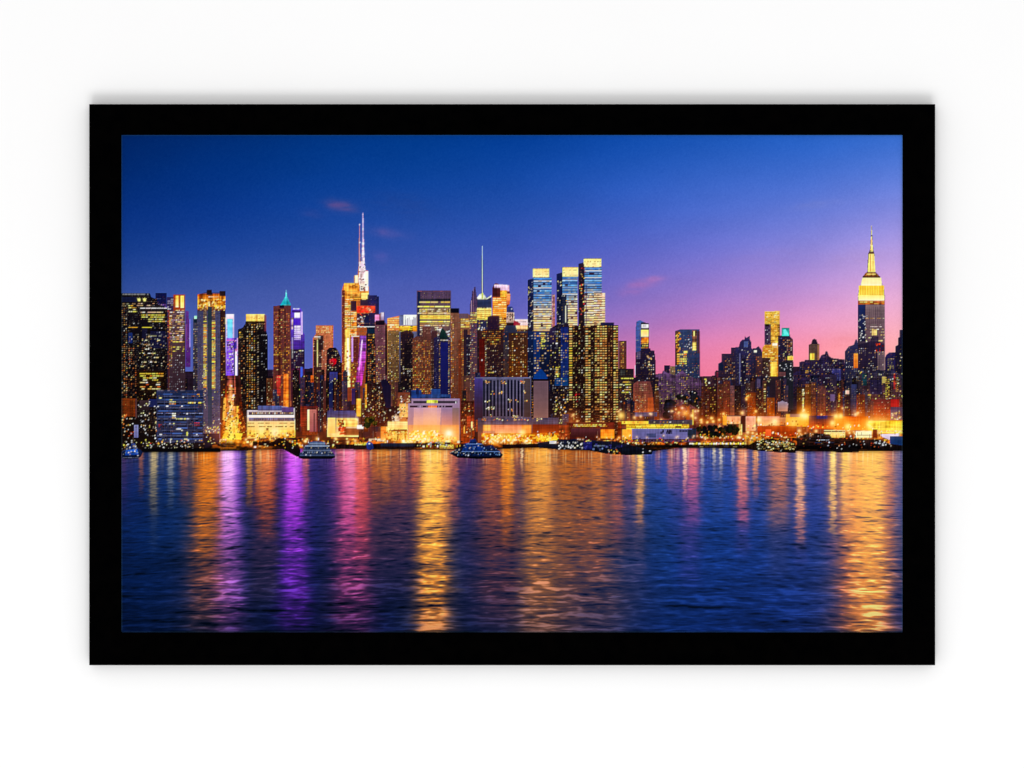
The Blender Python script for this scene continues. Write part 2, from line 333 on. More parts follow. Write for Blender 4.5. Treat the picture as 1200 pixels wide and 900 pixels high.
# ---- teal pyramid, violet tower --------------------------------------------
tower('brown tower with a teal pyramid roof and thin spire', [(320, 358.5), (328, 358), (334.3, 347.5), (334.8, 340), (335.6, 340), (336, 347.5), (341, 358), (341, 500), (320, 500)], (104, 58, 62), (96, 48, 44))
fill([(328, 358), (334.3, 347), (334.8, 339.6), (335.6, 339.6), (336, 347), (341, 358)], (130, 226, 236), (20, 150, 170), own=True, tex=.2); rect(327, 357.6, 333, 361, (30, 26, 50), own=False); rows(328, 356.6, 341, 357.4, 2, .9, [(120, 230, 230)], .9, 3)
rect(325.5, 362, 328.5, 470, (66, 26, 24), own=False, a=.7); rect(333, 362, 334.5, 470, (60, 26, 30), own=False, a=.6)
win(320.5, 363, 340, 404, 2.1, 2.2, 1.5, 1.3, WARM + [(200, 110, 80)], .62, .25, .5); win(320.5, 404, 340, 432, 2.1, 2.2, 1.5, 1.5, GOLD, .6, .3); rect(323, 440, 329, 464, (190, 60, 60), (150, 50, 40), own=False, a=.75, tex=.4); speck(70, 320, 432, 341, 490, WARM, 1, 1.8)
rect(332, 438, 338, 478, (210, 110, 40), (240, 130, 40), own=False, a=.8, tex=.5); rect(339.5, 400, 341.4, 476, (150, 90, 70), own=False)
tower('violet lit tower with pale screens on its face', [(340.5, 368), (342, 361), (352, 361), (354, 365), (354.5, 389), (357, 392), (357, 470), (340.5, 470)], (88, 62, 196), (50, 34, 84))
rows(343, 361.2, 351, 363, 1.8, 1.4, [(240, 230, 250)], .9, 4); rect(342, 363.5, 352, 366, (40, 24, 110), own=False); rect(344.6, 366.4, 351.8, 372.4, (240, 226, 255), own=False, tex=.3); rect(344, 373.5, 351.6, 380.5, (62, 34, 176), own=False)
rect(344.6, 381.5, 352, 398, (205, 190, 250), (170, 150, 240), own=False, tex=.3); rows(344, 384, 352, 398, 2.4, .7, [(90, 60, 200)], .8, 4); rect(352.4, 365, 354.4, 392, (180, 160, 250), own=False); rect(341, 372, 343.4, 386, (250, 220, 190), own=False, a=.7, tex=.6)
rect(342, 399, 357, 409, (74, 44, 140), own=False, a=.8, tex=.2); rect(340.5, 409, 357, 470, (40, 24, 52), (70, 30, 50), own=False, a=.85); rows(347, 410.4, 356, 412, 3, 1, CREAM, .9, 3); win(342, 412, 357, 440, 2.4, 2.5, 1.2, 1.2, CREAM + WHITE, .4, .3); rect(342, 395, 343, 420, (220, 190, 250), own=False)
tower('maroon block at the foot of the violet tower', (341, 432, 357), (84, 34, 66), (50, 18, 20), 500, 'building')
speck(26, 341, 440, 357, 490, WARM, .9, 1.6); rect(352, 430, 355, 446, (70, 90, 190), own=False)
tower('dark green roofed block in the avenue gap', (346, 450, 356), (22, 36, 52), (16, 16, 20), 490, 'building')
speck(14, 344, 446, 356, 470, YEL, 1, 1.7)

# ---- orange crown block, then the bright spire tower ---------------------------
tower('pale block with an orange gridded crown', [(370, 381), (390.5, 381), (390.5, 500), (366.5, 500), (366.5, 396), (370, 391)], (176, 112, 84), (110, 62, 66))
win(370.5, 382.6, 390, 391, 1.9, 2, 1.3, 1.5, [(255, 190, 120), (255, 214, 160), (220, 130, 60)], .95, 0, .75); win(372, 391, 390, 408, 2.1, 2, 1.5, 1.2, WARM, .6, .2); rect(372, 393, 379, 410, (40, 26, 40), own=False, a=.85); rows(368, 394, 376, 398, 2, 1.2, CREAM, .8, 3)
rect(367, 398, 377, 500, (46, 26, 36), (70, 34, 34), own=False, a=.8); rect(371, 398, 372.4, 430, (250, 214, 140), own=False); win(367, 400, 384, 440, 2.3, 2.6, 1.3, 1.3, CREAM, .4, .25); rect(364, 440, 370, 470, (230, 110, 40), (180, 66, 30), own=False, a=.8, tex=.4); speck(20, 358, 440, 372, 470, WARM, .9, 1.8)
tower('low dark roof with a red sign glowing', [(383, 410), (386, 407), (393, 407), (396, 411), (399, 418), (401, 470), (381, 470)], (22, 20, 36), (40, 24, 40), name='building')
win(384, 411, 400, 436, 2.2, 2.4, 1.1, 1.1, CREAM, .35); glow(389, 423.5, 3.4, (230, 20, 40), 1); speck(12, 386, 420, 393, 428, [(220, 20, 40)], 1.2, 2.4)
tower('blue grey block beside the bright golden tower', (386, 436, 402), (58, 58, 120), (52, 46, 90), 500, 'building')
speck(8, 390, 442, 396, 462, YEL, 1.3, 2.4); rect(384, 446, 390, 478, (26, 36, 84), own=False); speck(10, 384, 444, 402, 478, WHITE, .9, 1.5)
tower('dark glass block behind the golden tower', (430.5, 346, 441.5), (40, 40, 92), (30, 24, 50), 460)
rect(441.6, 347, 444, 368, (36, 40, 88), own=True); win(432, 348, 441, 358, 2.4, 2.6, .9, .9, [(110, 110, 170)], .4)
tower('bright golden tower topped by a white lattice mast', [(403, 331.5), (415, 331.5), (415, 323), (419, 321.5), (420.2, 312), (420.8, 262), (421.4, 262), (421.9, 306), (423.8, 306), (424.4, 285), (424.8, 249), (425.5, 249), (426.1, 285), (427, 306), (428.6, 317), (431, 317), (432, 340), (433, 470), (400.5, 470), (400.5, 340)], (200, 130, 70), (120, 60, 40))
fill([(424.6, 249), (425.7, 249), (426.3, 286), (427.2, 306), (428.5, 318), (428, 331), (420, 331), (420.6, 312), (423.6, 306), (424.2, 286)], (170, 160, 215), (236, 200, 226), own=False, tex=.3)
speck(22, 420.5, 306, 428, 331, [(130, 80, 130), (90, 60, 120)], .7, 1.3)
rect(420.8, 262, 421.5, 312, (120, 116, 190), (210, 180, 220), own=False, a=.7); speck(26, 420.6, 280, 427.8, 318, [(255, 245, 255), (240, 220, 255)], 1.2, 2.3, .9); rect(422.6, 296, 423.2, 330, (120, 60, 110), own=False, a=.7)
for (x, y, r) in [(425.3, 285, 1.5), (425.3, 291.5, 1.4), (425.3, 297.5, 1.7), (421.8, 308, 1.3), (425.6, 308, 1.5), (421.3, 263, .8), (421.6, 284, .9)]:
    glow(x, y, r, (255, 240, 255), .9)
rect(427.6, 317.5, 431.6, 340, (255, 250, 225), (255, 246, 225), own=False); rect(415.4, 322.5, 419.6, 333, (255, 244, 200), own=False); rect(420.5, 314, 427.5, 334, (250, 225, 240), (255, 220, 220), own=False, tex=.4); speck(16, 420, 316, 428, 336, [(120, 60, 100), (200, 140, 170)], .8, 1.5)
rect(403, 331.6, 421, 341, (236, 160, 70), (220, 136, 50), own=False, tex=.45); rows(409, 334, 419, 337, 1.7, .9, [(90, 40, 20)], .75, 3); rect(421.5, 332, 431.6, 341, (255, 236, 220), own=False, tex=.35); speck(9, 422, 332, 428, 341, [(150, 40, 80), (80, 40, 90)], 1, 1.8)
rect(404, 341, 432, 352, (222, 146, 62), (214, 140, 60), own=False, tex=.35); rows(405, 345, 431, 352, 2.6, 1.1, [(90, 44, 30), (255, 240, 180)], .7, 4); rect(423, 343, 432, 350, (255, 226, 130), own=False, tex=.2); rect(422, 351, 433, 358, (50, 40, 70), own=False)
rect(404, 352, 418.5, 395, (196, 116, 44), (190, 100, 34), own=False, tex=.35); rows(404, 353, 418, 395, 2.1, 1.1, [(255, 240, 170), (255, 224, 120)], .75, 4, .85); rows(404, 352.2, 418, 395, 2.1, .55, [(140, 70, 20)], .6, 5)
rect(410.6, 352.4, 417.6, 364.6, (54, 34, 60), own=False); rect(410.4, 366, 411.4, 384, (130, 70, 30), own=False); rect(418, 367, 433, 384, (46, 30, 60), own=False); rows(419, 368, 432, 384, 5, 1, [(200, 190, 230), (255, 200, 160)], .6, 3); rect(427, 370, 432, 379, (30, 34, 76), own=False); speck(24, 418, 367, 426, 383, [(230, 170, 160), (210, 80, 60), (250, 230, 230)], 1, 2)
rect(418, 382.2, 440, 383.2, (190, 190, 200), own=False); rect(417.8, 358.4, 439.5, 366.4, (235, 60, 40), (214, 40, 34), own=True, tex=.25); speck(30, 420, 359, 439, 366, [(255, 150, 110), (255, 200, 170), (255, 90, 60)], 1.2, 2.4); rect(430.6, 345, 433, 358, (40, 34, 80), own=False)
rect(404, 395, 419, 432, (120, 62, 50), (110, 40, 50), own=False, a=.75); win(411, 393, 420, 430, 2.3, 2.3, 1.5, 1.2, WARM + PINK, .6)
rect(400.6, 340, 404.2, 458, (86, 30, 40), (150, 66, 24), own=False, a=.9); win(400.8, 342, 404.4, 452, 1.8, 2.2, 1.1, 1.1, WARM, .55, .1, .5)
fill([(404.6, 386), (409.6, 386), (410.6, 430), (410.6, 454), (405.4, 454), (403.4, 430)], (255, 214, 100), (255, 236, 160), own=False, tex=.25); fill([(406.6, 396), (408.6, 396), (409.6, 440), (406, 440)], (255, 250, 210), own=False); speck(60, 402.5, 405, 416, 454, [(255, 226, 130), (255, 190, 80), (180, 70, 20)], 1, 2)
rect(411.5, 394.6, 413.6, 424, (176, 130, 226), own=False); rect(411.6, 393.4, 421, 394.4, (250, 220, 210), own=False); rect(414, 396, 420, 424, (76, 26, 40), own=False, a=.6)
fill([(421.5, 393), (429, 393), (428.4, 420), (423.5, 452), (417, 452), (418, 438), (420.2, 415)], (116, 70, 160), (206, 66, 170), own=False, tex=.5); fill([(423.6, 398), (425, 398), (422.6, 424), (420.6, 440), (420, 432)], (226, 190, 250), (230, 120, 230), own=False)
tower('dark block with gold window bands beside the purple strip', [(429.5, 384), (442, 384), (442, 480), (426, 480), (428.8, 430)], (26, 24, 42), (34, 18, 26))
rect(429.8, 385, 441.5, 390.4, (20, 46, 72), own=False); win(431, 391.6, 440, 403, 2.8, 3, 2.2, 1.7, GOLD, .9); win(431, 403.6, 440, 450, 2.3, 2.4, 1.8, 1.3, GOLD + WARM, .6, .3)
tower('mauve brown tower with pink and white roof panels', [(439, 379), (439, 368), (445, 368), (446, 366), (450, 366), (450, 377), (453.5, 380), (453.5, 500), (441, 500)], (118, 76, 92), (84, 46, 50))
rect(439.2, 368.6, 444.6, 377, (226, 130, 190), own=False, tex=.2); rect(446, 366, 449.8, 375, (226, 220, 236), (150, 130, 170), own=False, tex=.2); rect(440, 375.4, 451, 381, (26, 18, 38), own=False); win(442, 383, 453, 408, 2.6, 3.2, 1.2, 1.1, PINK, .4); win(441, 406, 453, 460, 2.2, 2.5, 1.4, 1.3, GOLD + CREAM, .55, .25); rect(451, 381, 454, 440, (34, 18, 30), own=False, a=.8)
tower('olive tower with bright banded crown', [(453.5, 373), (463, 371), (468, 370), (468.6, 500), (453.5, 500)], (206, 130, 84), (70, 48, 40))
rows(454, 372.5, 468, 386, 2.5, 1.4, [(255, 214, 130), (255, 180, 100), (255, 236, 180)], .92, 5, .85); rect(454, 387, 468.5, 480, (118, 100, 70), (66, 40, 34), own=False, a=.85); win(454.5, 387, 468, 470, 1.95, 2.1, 1.2, 1.2, CREAM + YEL + [(60, 50, 40)], .62, .2, .45)
tower('block carrying a long white lit sign panel', (467.5, 369, 493), (110, 120, 160), (50, 34, 44), 470)
rect(472.6, 368.8, 492.6, 381, (236, 246, 240), (226, 240, 240), own=False, tex=.1)
for k in range(15):
    x = 469 + k * 1.62 + R.rand(); rect(x, 370 + 5 * R.rand(), x + .6, 381, (70, 84, 120), own=False, a=.7)
rect(469, 369, 473, 380, (80, 96, 130), own=False, a=.6, tex=.4); rect(467.6, 381.4, 492, 388.4, (240, 170, 40), (230, 150, 30), own=False, tex=.4); rows(468, 382, 484, 388, 2.2, 1, [(255, 224, 110), (90, 50, 10)], .8, 3)
tower('dark shadowed block below the white sign', [(469, 389), (476, 387), (482, 388), (485, 392), (485, 500), (469, 500)], (48, 32, 48), (26, 16, 20))
win(469.5, 398, 485, 440, 2.6, 2.6, 1.2, 1.1, CREAM + PINK, .36, .25); rect(474, 402, 481, 460, (26, 18, 28), own=False, a=.7); win(470, 432, 485, 470, 2.4, 2.5, 1.3, 1.2, CREAM, .4, .3)

# ---- office with yellow floors and its neighbours ------------------------------
tower('square office tower with broad yellow lit floors', (488.5, 340.5, 528.5), (92, 72, 100), (90, 70, 60), 470)
rect(489, 341, 492.5, 400, (28, 40, 80), own=False); rect(492.5, 350, 528, 353, (40, 42, 64), own=False, tex=.3); rows(489, 340.6, 527, 341.2, 2, .8, [(160, 110, 130)], .9, 4)
rows(491, 353.4, 527.6, 356, 3, 1.5, YEL, .97, 8, .85); rows(489, 358.4, 527.6, 360.4, 3, 1.5, YEL, .97, 8, .85); rect(492, 361, 528, 369, (130, 110, 90), own=False, tex=.4); rows(491, 362, 527.6, 368, 2, 1.1, CREAM + YEL, .7, 3); rows(489, 366.4, 527.6, 367.6, 3, 1.2, CREAM, .9, 5, .8)
rect(492, 369, 527.6, 374, (255, 214, 96), (246, 196, 84), own=False, tex=.2); rows(492, 370.4, 527, 374, 2, .5, [(150, 100, 40)], .8, 5); rows(492, 376, 527.6, 379.4, 2.6, 1.4, YEL, .93, 6, .8); rect(492, 379.6, 528, 395, (110, 84, 84), own=False, a=.7); rows(492, 380.6, 527.6, 396, 2.5, 1.3, CREAM + PINK, .7, 3.5, .65); speck(30, 510, 384, 528, 396, WHITE, 1.3, 2.4)
tower('brown brick tower with a dense grid of gold windows', [(483, 397), (488, 394), (495, 394), (495, 383), (505, 383), (505, 393), (509, 395), (509, 500), (483, 500)], (100, 62, 60), (84, 44, 24))
win(484, 399, 508.6, 462, 2.05, 2.35, 1.35, 1.45, GOLD + WARM, .74, .2, .5); win(483, 385, 510, 396, 2.4, 2.5, 1.2, 1.1, PINK, .4)
tower('dark brown slab below the yellow office floors', (505, 388, 512), (76, 44, 52), (40, 22, 26), 480)
win(505, 398, 512, 460, 2.2, 2.6, 1.1, 1.2, PINK, .4)
tower('navy tower with a dark green pointed roof', [(508.5, 396), (515, 393), (516, 388), (518.5, 384), (522, 388), (525, 394), (528, 398), (528, 490), (508.5, 490)], (44, 36, 76), (26, 26, 66))
fill([(515, 397), (516, 388), (518.5, 384), (522, 388), (525, 397), (522, 398.5)], (26, 60, 54), (16, 40, 44), own=False, tex=.2); rows(512, 398, 526, 400, 2, 1, WHITE, .7, 2.4); rect(516.4, 401, 525, 470, (32, 34, 104), (24, 26, 80), own=False); win(514.6, 401, 516.6, 460, 3, 2.1, 1.3, 1.2, [(236, 190, 120)], .92); win(525.4, 399, 528, 462, 3, 2.2, 1.3, 1.3, CREAM, .85); win(509.5, 402, 514, 450, 2.2, 3, 1, 1, [(150, 140, 200)], .3)
tower('brown stone tower with gold vertical strips', [(528, 368), (528, 361.4), (538, 361.4), (538, 367.5), (548, 367.5), (555, 371), (555, 500), (528, 500)], (126, 88, 74), (88, 44, 30))
rect(528, 361.2, 538, 367, (14, 14, 34), own=False, tex=.1); rect(538, 367, 549, 373, (100, 84, 110), own=False, a=.7); rows(540, 373.4, 555, 386, 2.2, 1.4, YEL + GOLD, .82, 4, .75); win(528.5, 370, 532, 462, 1.9, 2.4, 1.4, 1.6, GOLD + PINK, .8); win(540, 386, 543, 440, 1.8, 2.4, 1.5, 1.5, GOLD, .75); rect(543, 386, 548, 500, (44, 30, 50), own=False, a=.8); rect(537, 398, 541, 500, (110, 46, 24), own=False, a=.6); win(533, 400, 540, 440, 2.4, 3, 1.3, 1.2, WARM, .4)
tower('dark slim block with white speckled windows', (546, 392, 557), (44, 34, 60), (32, 18, 24), 520)
win(547, 396, 557, 480, 2.3, 2.7, 1.2, 1.2, WHITE + CREAM, .45, .3)

# ---- spired glass tower group --------------------------------------------------
tower('tower with jagged open roof frame', [(551, 356), (552.5, 349), (553.5, 340), (555, 342), (555.7, 336), (557, 336), (558, 344), (559.5, 350), (559.5, 470), (550.5, 470)], (76, 60, 104), (90, 60, 60))
rect(554.6, 338, 555.4, 372, (150, 110, 130), own=False); rect(552, 352, 553, 372, (220, 190, 200), own=False, a=.5); rows(551, 366, 559, 378, 2.2, 1.3, YEL, .85, 3); win(551, 379, 559, 460, 2, 2.4, 1.2, 1.2, CREAM + WARM, .55)
tower('glass tower with white roof arches and a tall pale mast', [(559, 352), (561, 347), (564, 345), (564.75, 288), (565.55, 288), (566.4, 345), (570, 349), (575, 346), (576, 352), (576, 470), (559, 470)], (40, 50, 96), (70, 50, 50))
rect(564.8, 288, 565.5, 346, (150, 176, 214), (190, 204, 180), own=True, tex=.05); fill([(558.6, 349), (562, 344.5), (565, 344), (568, 345.5), (570, 349.4), (576, 345.6), (576, 348), (570, 351), (560, 351)], (226, 236, 224), (240, 250, 220), own=False, tex=.35); rect(564.3, 343, 566.5, 350, (180, 200, 110), own=False)
rect(559.4, 351, 576, 360.4, (44, 60, 100), (36, 50, 88), own=False); rect(558.6, 361, 576, 374.6, (255, 226, 130), (240, 196, 90), own=False, tex=.25); rows(559, 363.6, 576, 375, 2.3, .6, [(170, 120, 50)], .85, 4); rows(558, 360.2, 576, 361, 2, 1.2, CREAM, .7, 2); rect(559.5, 375, 563, 388, (36, 46, 96), own=False); win(559, 375, 576, 386, 2.2, 2.2, 1.4, 1.2, YEL, .6)
tower('orange lit round tower with a pale pink crown', [(576.6, 338), (579, 333), (581, 331.5), (585, 333), (597, 334), (597, 341), (598.3, 346), (597.5, 356), (594, 360), (594, 470), (576.6, 470)], (90, 34, 40), (150, 80, 30))
rect(579, 333, 597, 341.4, (226, 190, 226), (214, 170, 200), own=False, tex=.3, clip=True); rect(577, 337, 586.5, 348, (72, 30, 40), own=False, tex=.2); rect(586.5, 340, 594, 352, (240, 150, 50), own=False, tex=.4); rect(577, 348, 593.6, 372, (190, 100, 26), (220, 130, 40), own=False, tex=.3)
rows(577, 349, 593.6, 386, 2.35, 1.4, [(255, 206, 110), (255, 180, 70), (255, 226, 150)], .9, 5, .8); rect(594, 344, 598, 357, (246, 140, 90), own=False, clip=True, tex=.3); win(587, 341, 594, 350, 2, 2, 1.3, 1.2, GOLD, .8)
tower('small block with a blue dome roof', [(593.5, 362), (595, 359), (600, 359), (601.5, 362), (603, 372), (604, 470), (593.5, 470)], (36, 60, 120), (60, 30, 40))
rect(593.6, 366, 603, 378, (210, 180, 170), own=False, tex=.5); win(594, 367, 603, 377, 3, 3.4, 1.7, 2.2, [(40, 20, 30)], .8); rect(593.6, 378, 604, 390, (44, 16, 26), own=False); dot(598.8, 361, 1.6, 1.6, c(240, 245, 255))
tower('block with pink and white lit upper floors', (603, 374, 619), (236, 206, 220), (70, 40, 40), 470)
rows(603, 374.6, 619, 379, 1.9, 1, [(255, 235, 235), (255, 200, 200)], .9, 4); fill([(602, 375), (610, 379), (609, 383), (602, 382)], (140, 30, 60), own=False); rect(604, 381, 619, 386, (240, 190, 140), own=False, tex=.3); rect(603, 386, 619, 470, (60, 34, 30), (70, 34, 24), own=False); win(604, 387, 619, 445, 2.5, 2.7, 1.2, 1.3, GOLD + WARM, .35, .25)
tower('dark plum block in front of the gold floors', [(571, 372), (574, 370), (585, 370), (585.5, 388), (590, 392), (590, 470), (571, 470)], (48, 30, 56), (40, 26, 60))
tower('dark brown block with gold dotted windows on top', (559, 386, 590), (58, 34, 40), (40, 24, 40), 470)
rect(559, 376, 570, 387, (40, 44, 84), own=True); speck(10, 560, 377, 571, 386, CREAM, 1, 2); win(565, 388, 586, 405, 2, 2.4, 1.5, 1.3, GOLD, .72, .1); win(560, 405, 590, 444, 2.5, 2.7, 1.2, 1.2, CREAM, .3, .3); rect(561.5, 397, 568, 442, (92, 18, 16), (100, 24, 16), own=False, a=.85, tex=.2); win(568.6, 404, 570.4, 442, 3, 2.2, 1.4, 1.4, CREAM, .95); dot(564, 421, 1.6, 1.6, c(255, 240, 220)); rows(572, 436, 579, 437.5, 2, 1.3, YEL, .9, 2)
tower('blue grey stepped block with brown dotted flank', [(590, 390), (593, 381), (604, 381), (606, 388), (618, 388), (618.5, 470), (590, 470)], (44, 54, 84), (92, 46, 22))
rect(592, 390, 606, 400, (38, 42, 70), own=False); rect(596, 390, 619, 446, (76, 40, 26), (98, 48, 14), own=False, a=.8); win(590, 391, 618, 446, 2.5, 2.75, 1.35, 1.3, GOLD + WARM + CREAM, .42, .3, .5); win(600, 392, 603, 442, 2.4, 2.6, 1.5, 1.5, [(255, 206, 120)], .75); win(610, 398, 615, 442, 2.4, 2.8, 1.4, 1.4, CREAM, .5)

# ---- three glass towers --------------------------------------------------------------
def glass(label, side, crown, front, ys, wide=None):
    (sx0, sx1, sy), (cx0, cx1, cy0, cy1), (fx0, fx1), (y1, y2, y3) = side, crown, front, ys
    tower(label, [(sx0, sy + 1), (sx1, sy - 1), (cx0, cy0), (cx1, cy0), (cx1, cy1), (fx1, cy1 + 1), (fx1, y3 + 70), (sx0, y3 + 70)], (40, 66, 120), (24, 36, 76))
    rect(sx0, sy, fx0, y3 + 70, (22, 34, 84), (22, 18, 40), own=False, clip=True); speck(26, sx0, sy + 8, fx0, y3, CREAM, .8, 1.5)
    rect(cx0, cy0, cx1, cy1, (255, 224, 140), (255, 232, 170), own=False, tex=.12); rows(cx0 + 1, cy0 + 3.3, cx1, cy1 - .5, 3, .7, [(190, 140, 70)], .5, 1.7); rows(cx0, cy0 - .3, cx1, cy0 + .2, 2, .7, [(150, 90, 60)], .8, 3)
    rect(fx0, cy1 + .6, fx1, y1, (70, 140, 214), (110, 160, 214), own=False, tex=.12)
    y = cy1 + 1.2; n = 0
    while y < y3:
        t = (y - cy1) / (y3 - cy1)
        b = .15 + .80 * min(1, max(0, (y - y1 + 2) / 18.))
        cold = c(96, 160, 224) if n % 2 else c(60, 120, 196)
        warmc = c(255, 226, 196) * (1 - t) + c(255, 210, 140) * t
        xx = fx0
        while xx < fx1 - .3:
            l = 1.6 + 2.6 * R.rand()
            l = min(l, fx1 - xx)
            f = np.clip(b * (.9 - .35 * max(0, 1 - t * 1.5)) + .55 * (R.rand() - .5), 0, 1)
            col = cold * (1 - f) + warmc * f
            dot(xx, y, l, 1.7, col * (.82 + .2 * R.rand()))
            if R.rand() < .07:
                dot(xx, y, l, 1.6, c(60, 30, 50))
            xx += l
        dot(fx0, y + 1.75, fx1 - fx0, .95, (c(34, 60, 120) * (1 - min(1, b)) + c(110, 66, 60) * min(1, b)))
        if n % 3 == 1:
            dot(fx0, y - .2, fx1 - fx0, .7, c(240, 240, 235), .7)
        y += 2.72; n += 1


glass('leftmost glass tower with a cream lit crown', (618.5, 625, 327), (624.5, 643.5, 314.5, 325), (625.3, 646.6), (348, 352, 388))
rect(646.6, 345, 650.5, 392, (170, 120, 140), (120, 70, 70), own=True, tex=.4); win(646.8, 346, 650, 392, 1.9, 2.5, 1.3, 1.4, CREAM, .75)
rect(619, 388, 649, 446, (20, 40, 84), (18, 24, 50), own=True); rect(625, 389, 633, 440, (24, 66, 130), (16, 44, 96), own=False, a=.8); win(626, 390, 648, 442, 3, 2.9, 2.2, 1.5, YEL + CREAM, .42, .3, .6); rows(634, 390, 639, 406, 2.4, 1.6, YEL, .85, 3, .8); win(618.5, 330, 625, 446, 2.2, 3, 1.1, 1.2, WHITE, .3); fill([(626, 440), (634, 432), (641, 440), (642, 446), (624, 446)], (18, 62, 130), own=False)
glass('middle glass tower with a gold lit crown', (652.5, 659, 320), (659, 677.5, 312.8, 324), (659.2, 677), (340, 345, 381))
rect(653, 345, 664, 382, (20, 30, 60), own=False, a=.85); win(653, 346, 666, 382, 2.6, 2.7, 1.5, 1.4, YEL + WHITE, .35); rect(660, 358, 665.6, 379, (30, 46, 80), own=False, a=.8); rect(662.4, 358, 663.6, 378, (220, 220, 180), own=False); rows(658, 379, 677, 381, 2, 1.3, CREAM, .95, 6, .9)
glass('tallest glass tower of the three with a cream lit crown', (678, 685, 308), (684, 705, 302.6, 313), (685, 705.2), (333, 340, 381))
rect(678.4, 309, 685, 386, (42, 24, 40), (34, 20, 24), own=False, a=.7); speck(34, 678, 308, 685, 385, [(220, 60, 70), (255, 200, 150), (240, 190, 110)], .9, 1.8)
rect(705.2, 343, 709.4, 381, (230, 200, 180), (255, 214, 150), own=True, tex=.2); rows(696, 343.6, 709.4, 381, 2.72, 1.5, PINK + CREAM, .93, 5, .85); rows(696, 342.4, 709.4, 381, 2.72, .7, [(90, 50, 60)], .9, 6); rect(686.6, 334, 687.6, 380, (70, 50, 90), own=False, a=.7)
tower('dark blue tower with scattered pale lit flats', [(644.5, 386), (648, 383), (653, 380), (666.5, 379), (666.5, 520), (644.5, 520)], (30, 26, 56), (22, 12, 18))
rect(657, 383, 666, 450, (26, 42, 110), (20, 44, 96), own=False, tex=.2); rect(644.6, 384, 651.4, 402, (52, 40, 84), own=False, a=.7); rect(650, 443, 666, 452, (18, 64, 116), own=False); win(645, 388, 667, 500, 2.5, 2.75, 1.5, 1.3, YEL + CREAM + WHITE, .38, .25, .55); win(651.5, 390, 655, 410, 2.6, 2.9, 2.4, 1.6, WHITE + YEL, .8); rows(651, 430, 655, 441, 2.5, 1.6, YEL, .9, 3); speck(70, 650, 462, 676, 496, GOLD + CREAM, 1, 2)
tower('broad dark apartment tower with columns of lit balconies', [(666, 381.5), (685, 381.5), (704, 381.5), (704, 378), (719.5, 378), (719.5, 381), (724.8, 381), (724.8, 520), (666, 520)], (34, 16, 22), (34, 14, 14))
rect(704, 378, 719.6, 381.2, (22, 26, 72), own=False)
BC = [(255, 214, 160), (255, 196, 130), (255, 230, 190), (246, 180, 120)]
y = 381.8; n = 0
while y < 496:
    f = 1.0 if y < 455 else max(.35, 1 - (y - 455) / 70.)
    g = .5 + .5 * math.sin(y * .09)
    def bl(x, w, p, hh=1.5, pal=BC):
        hh *= .82
        if R.rand() < p:
            dot(x, y + .3 * (R.rand() - .5), w, hh, c(pal[R.randint(len(pal))]) * (.58 + .40 * R.rand()) * np.array([1, .93, .84], np.float32))
    bl(667, 3.6, .96 if y < 465 else .5, 1.6, YEL if 405 < y < 440 else BC)
    bl(672, 1.2, .4); bl(674.6, 1.3, .55); bl(678.5, 1.2, .3); bl(681.4, 1.2, .28, 1.4, WHITE); bl(683.8, 1.1, .2)
    bl(686, 3.1, .95); bl(689.4, 2.5, .85); bl(693.6, 1.1, .5, 1.2)
    for x in (697, 700, 703.2, 706, 708.8):
        bl(x, 2.5, .93 * f if x > 701 or y < 460 else .6 * f)
    dot(697, y + 1.6, 14.4, .5, c(150, 90, 50), .6)
    bl(713, 1.2, .6, 1.2); bl(716, 1.2, .45, 1.2)
    bl(719, 2.5, .95); bl(721.8, 2.8, .95)
    y += 2.86; n += 1
rect(711.6, 384, 718.4, 494, (120, 50, 30), (60, 22, 20), own=False, a=.25); speck(6, 674, 458, 679, 470, [(200, 30, 60)], 1, 2)

for q in [(312, 321, 4, 440, 475), (341, 404, 26, 432, 476), (412, 478, 22, 440, 480), (538, 558, 8, 436, 472), (644, 668, 5, 472, 486)]:
    small_blocks(*q)
# ---- grey hotel, taupe block, pale box building --------------------------------
tower('grey ribbed hotel slab with a few lit rooms', (556, 442, 622.5), (96, 94, 122), (80, 74, 98), 492, 'hotel')
rect(556, 442, 565.5, 492, (76, 66, 134), (50, 32, 48), own=False)
for k in range(12):
    x = 566 + k * 4.05
    rect(x, 445 + (R.rand() < .5), x + 2.3, 488, (20, 24, 56), (16, 16, 34), own=False, tex=.15)
rect(614, 443, 621.6, 489, (88, 74, 80), (70, 56, 60), own=False); rows(557, 442.2, 622, 443, 2, .9, [(124, 124, 160)], .95, 8)
for (x, y, n) in [(566.5, 445.5, 6), (586, 445.5, 8), (609, 445.5, 7), (574, 458, 3), (584, 457, 7), (611, 457, 4), (568, 467, 3), (595, 467, 4), (600, 467, 2), (569, 476, 6), (574, 476, 5), (595, 478, 5), (611, 466, 3), (571, 485, 2), (600, 486, 9), (608, 488, 6)]:
    speck(n, x, y, x + 6, y + 3.4, WARM + CREAM, .9, 1.8, .6)
tower('plain taupe block with a dark lit strip beside it', (622.5, 444, 643.5), (26, 18, 28), (30, 16, 18), 492, 'building')
rect(625.3, 446.5, 642.4, 489.5, (112, 88, 100), (128, 98, 98), own=False, tex=.04); win(621.8, 449, 624.8, 488, 2, 3.1, 1.3, 1.3, CREAM + GOLD, .6)
tower('long low hotel podium with glowing gold arcade', (560, 490, 655), (70, 70, 98), (120, 56, 20), 528, 'podium_building')
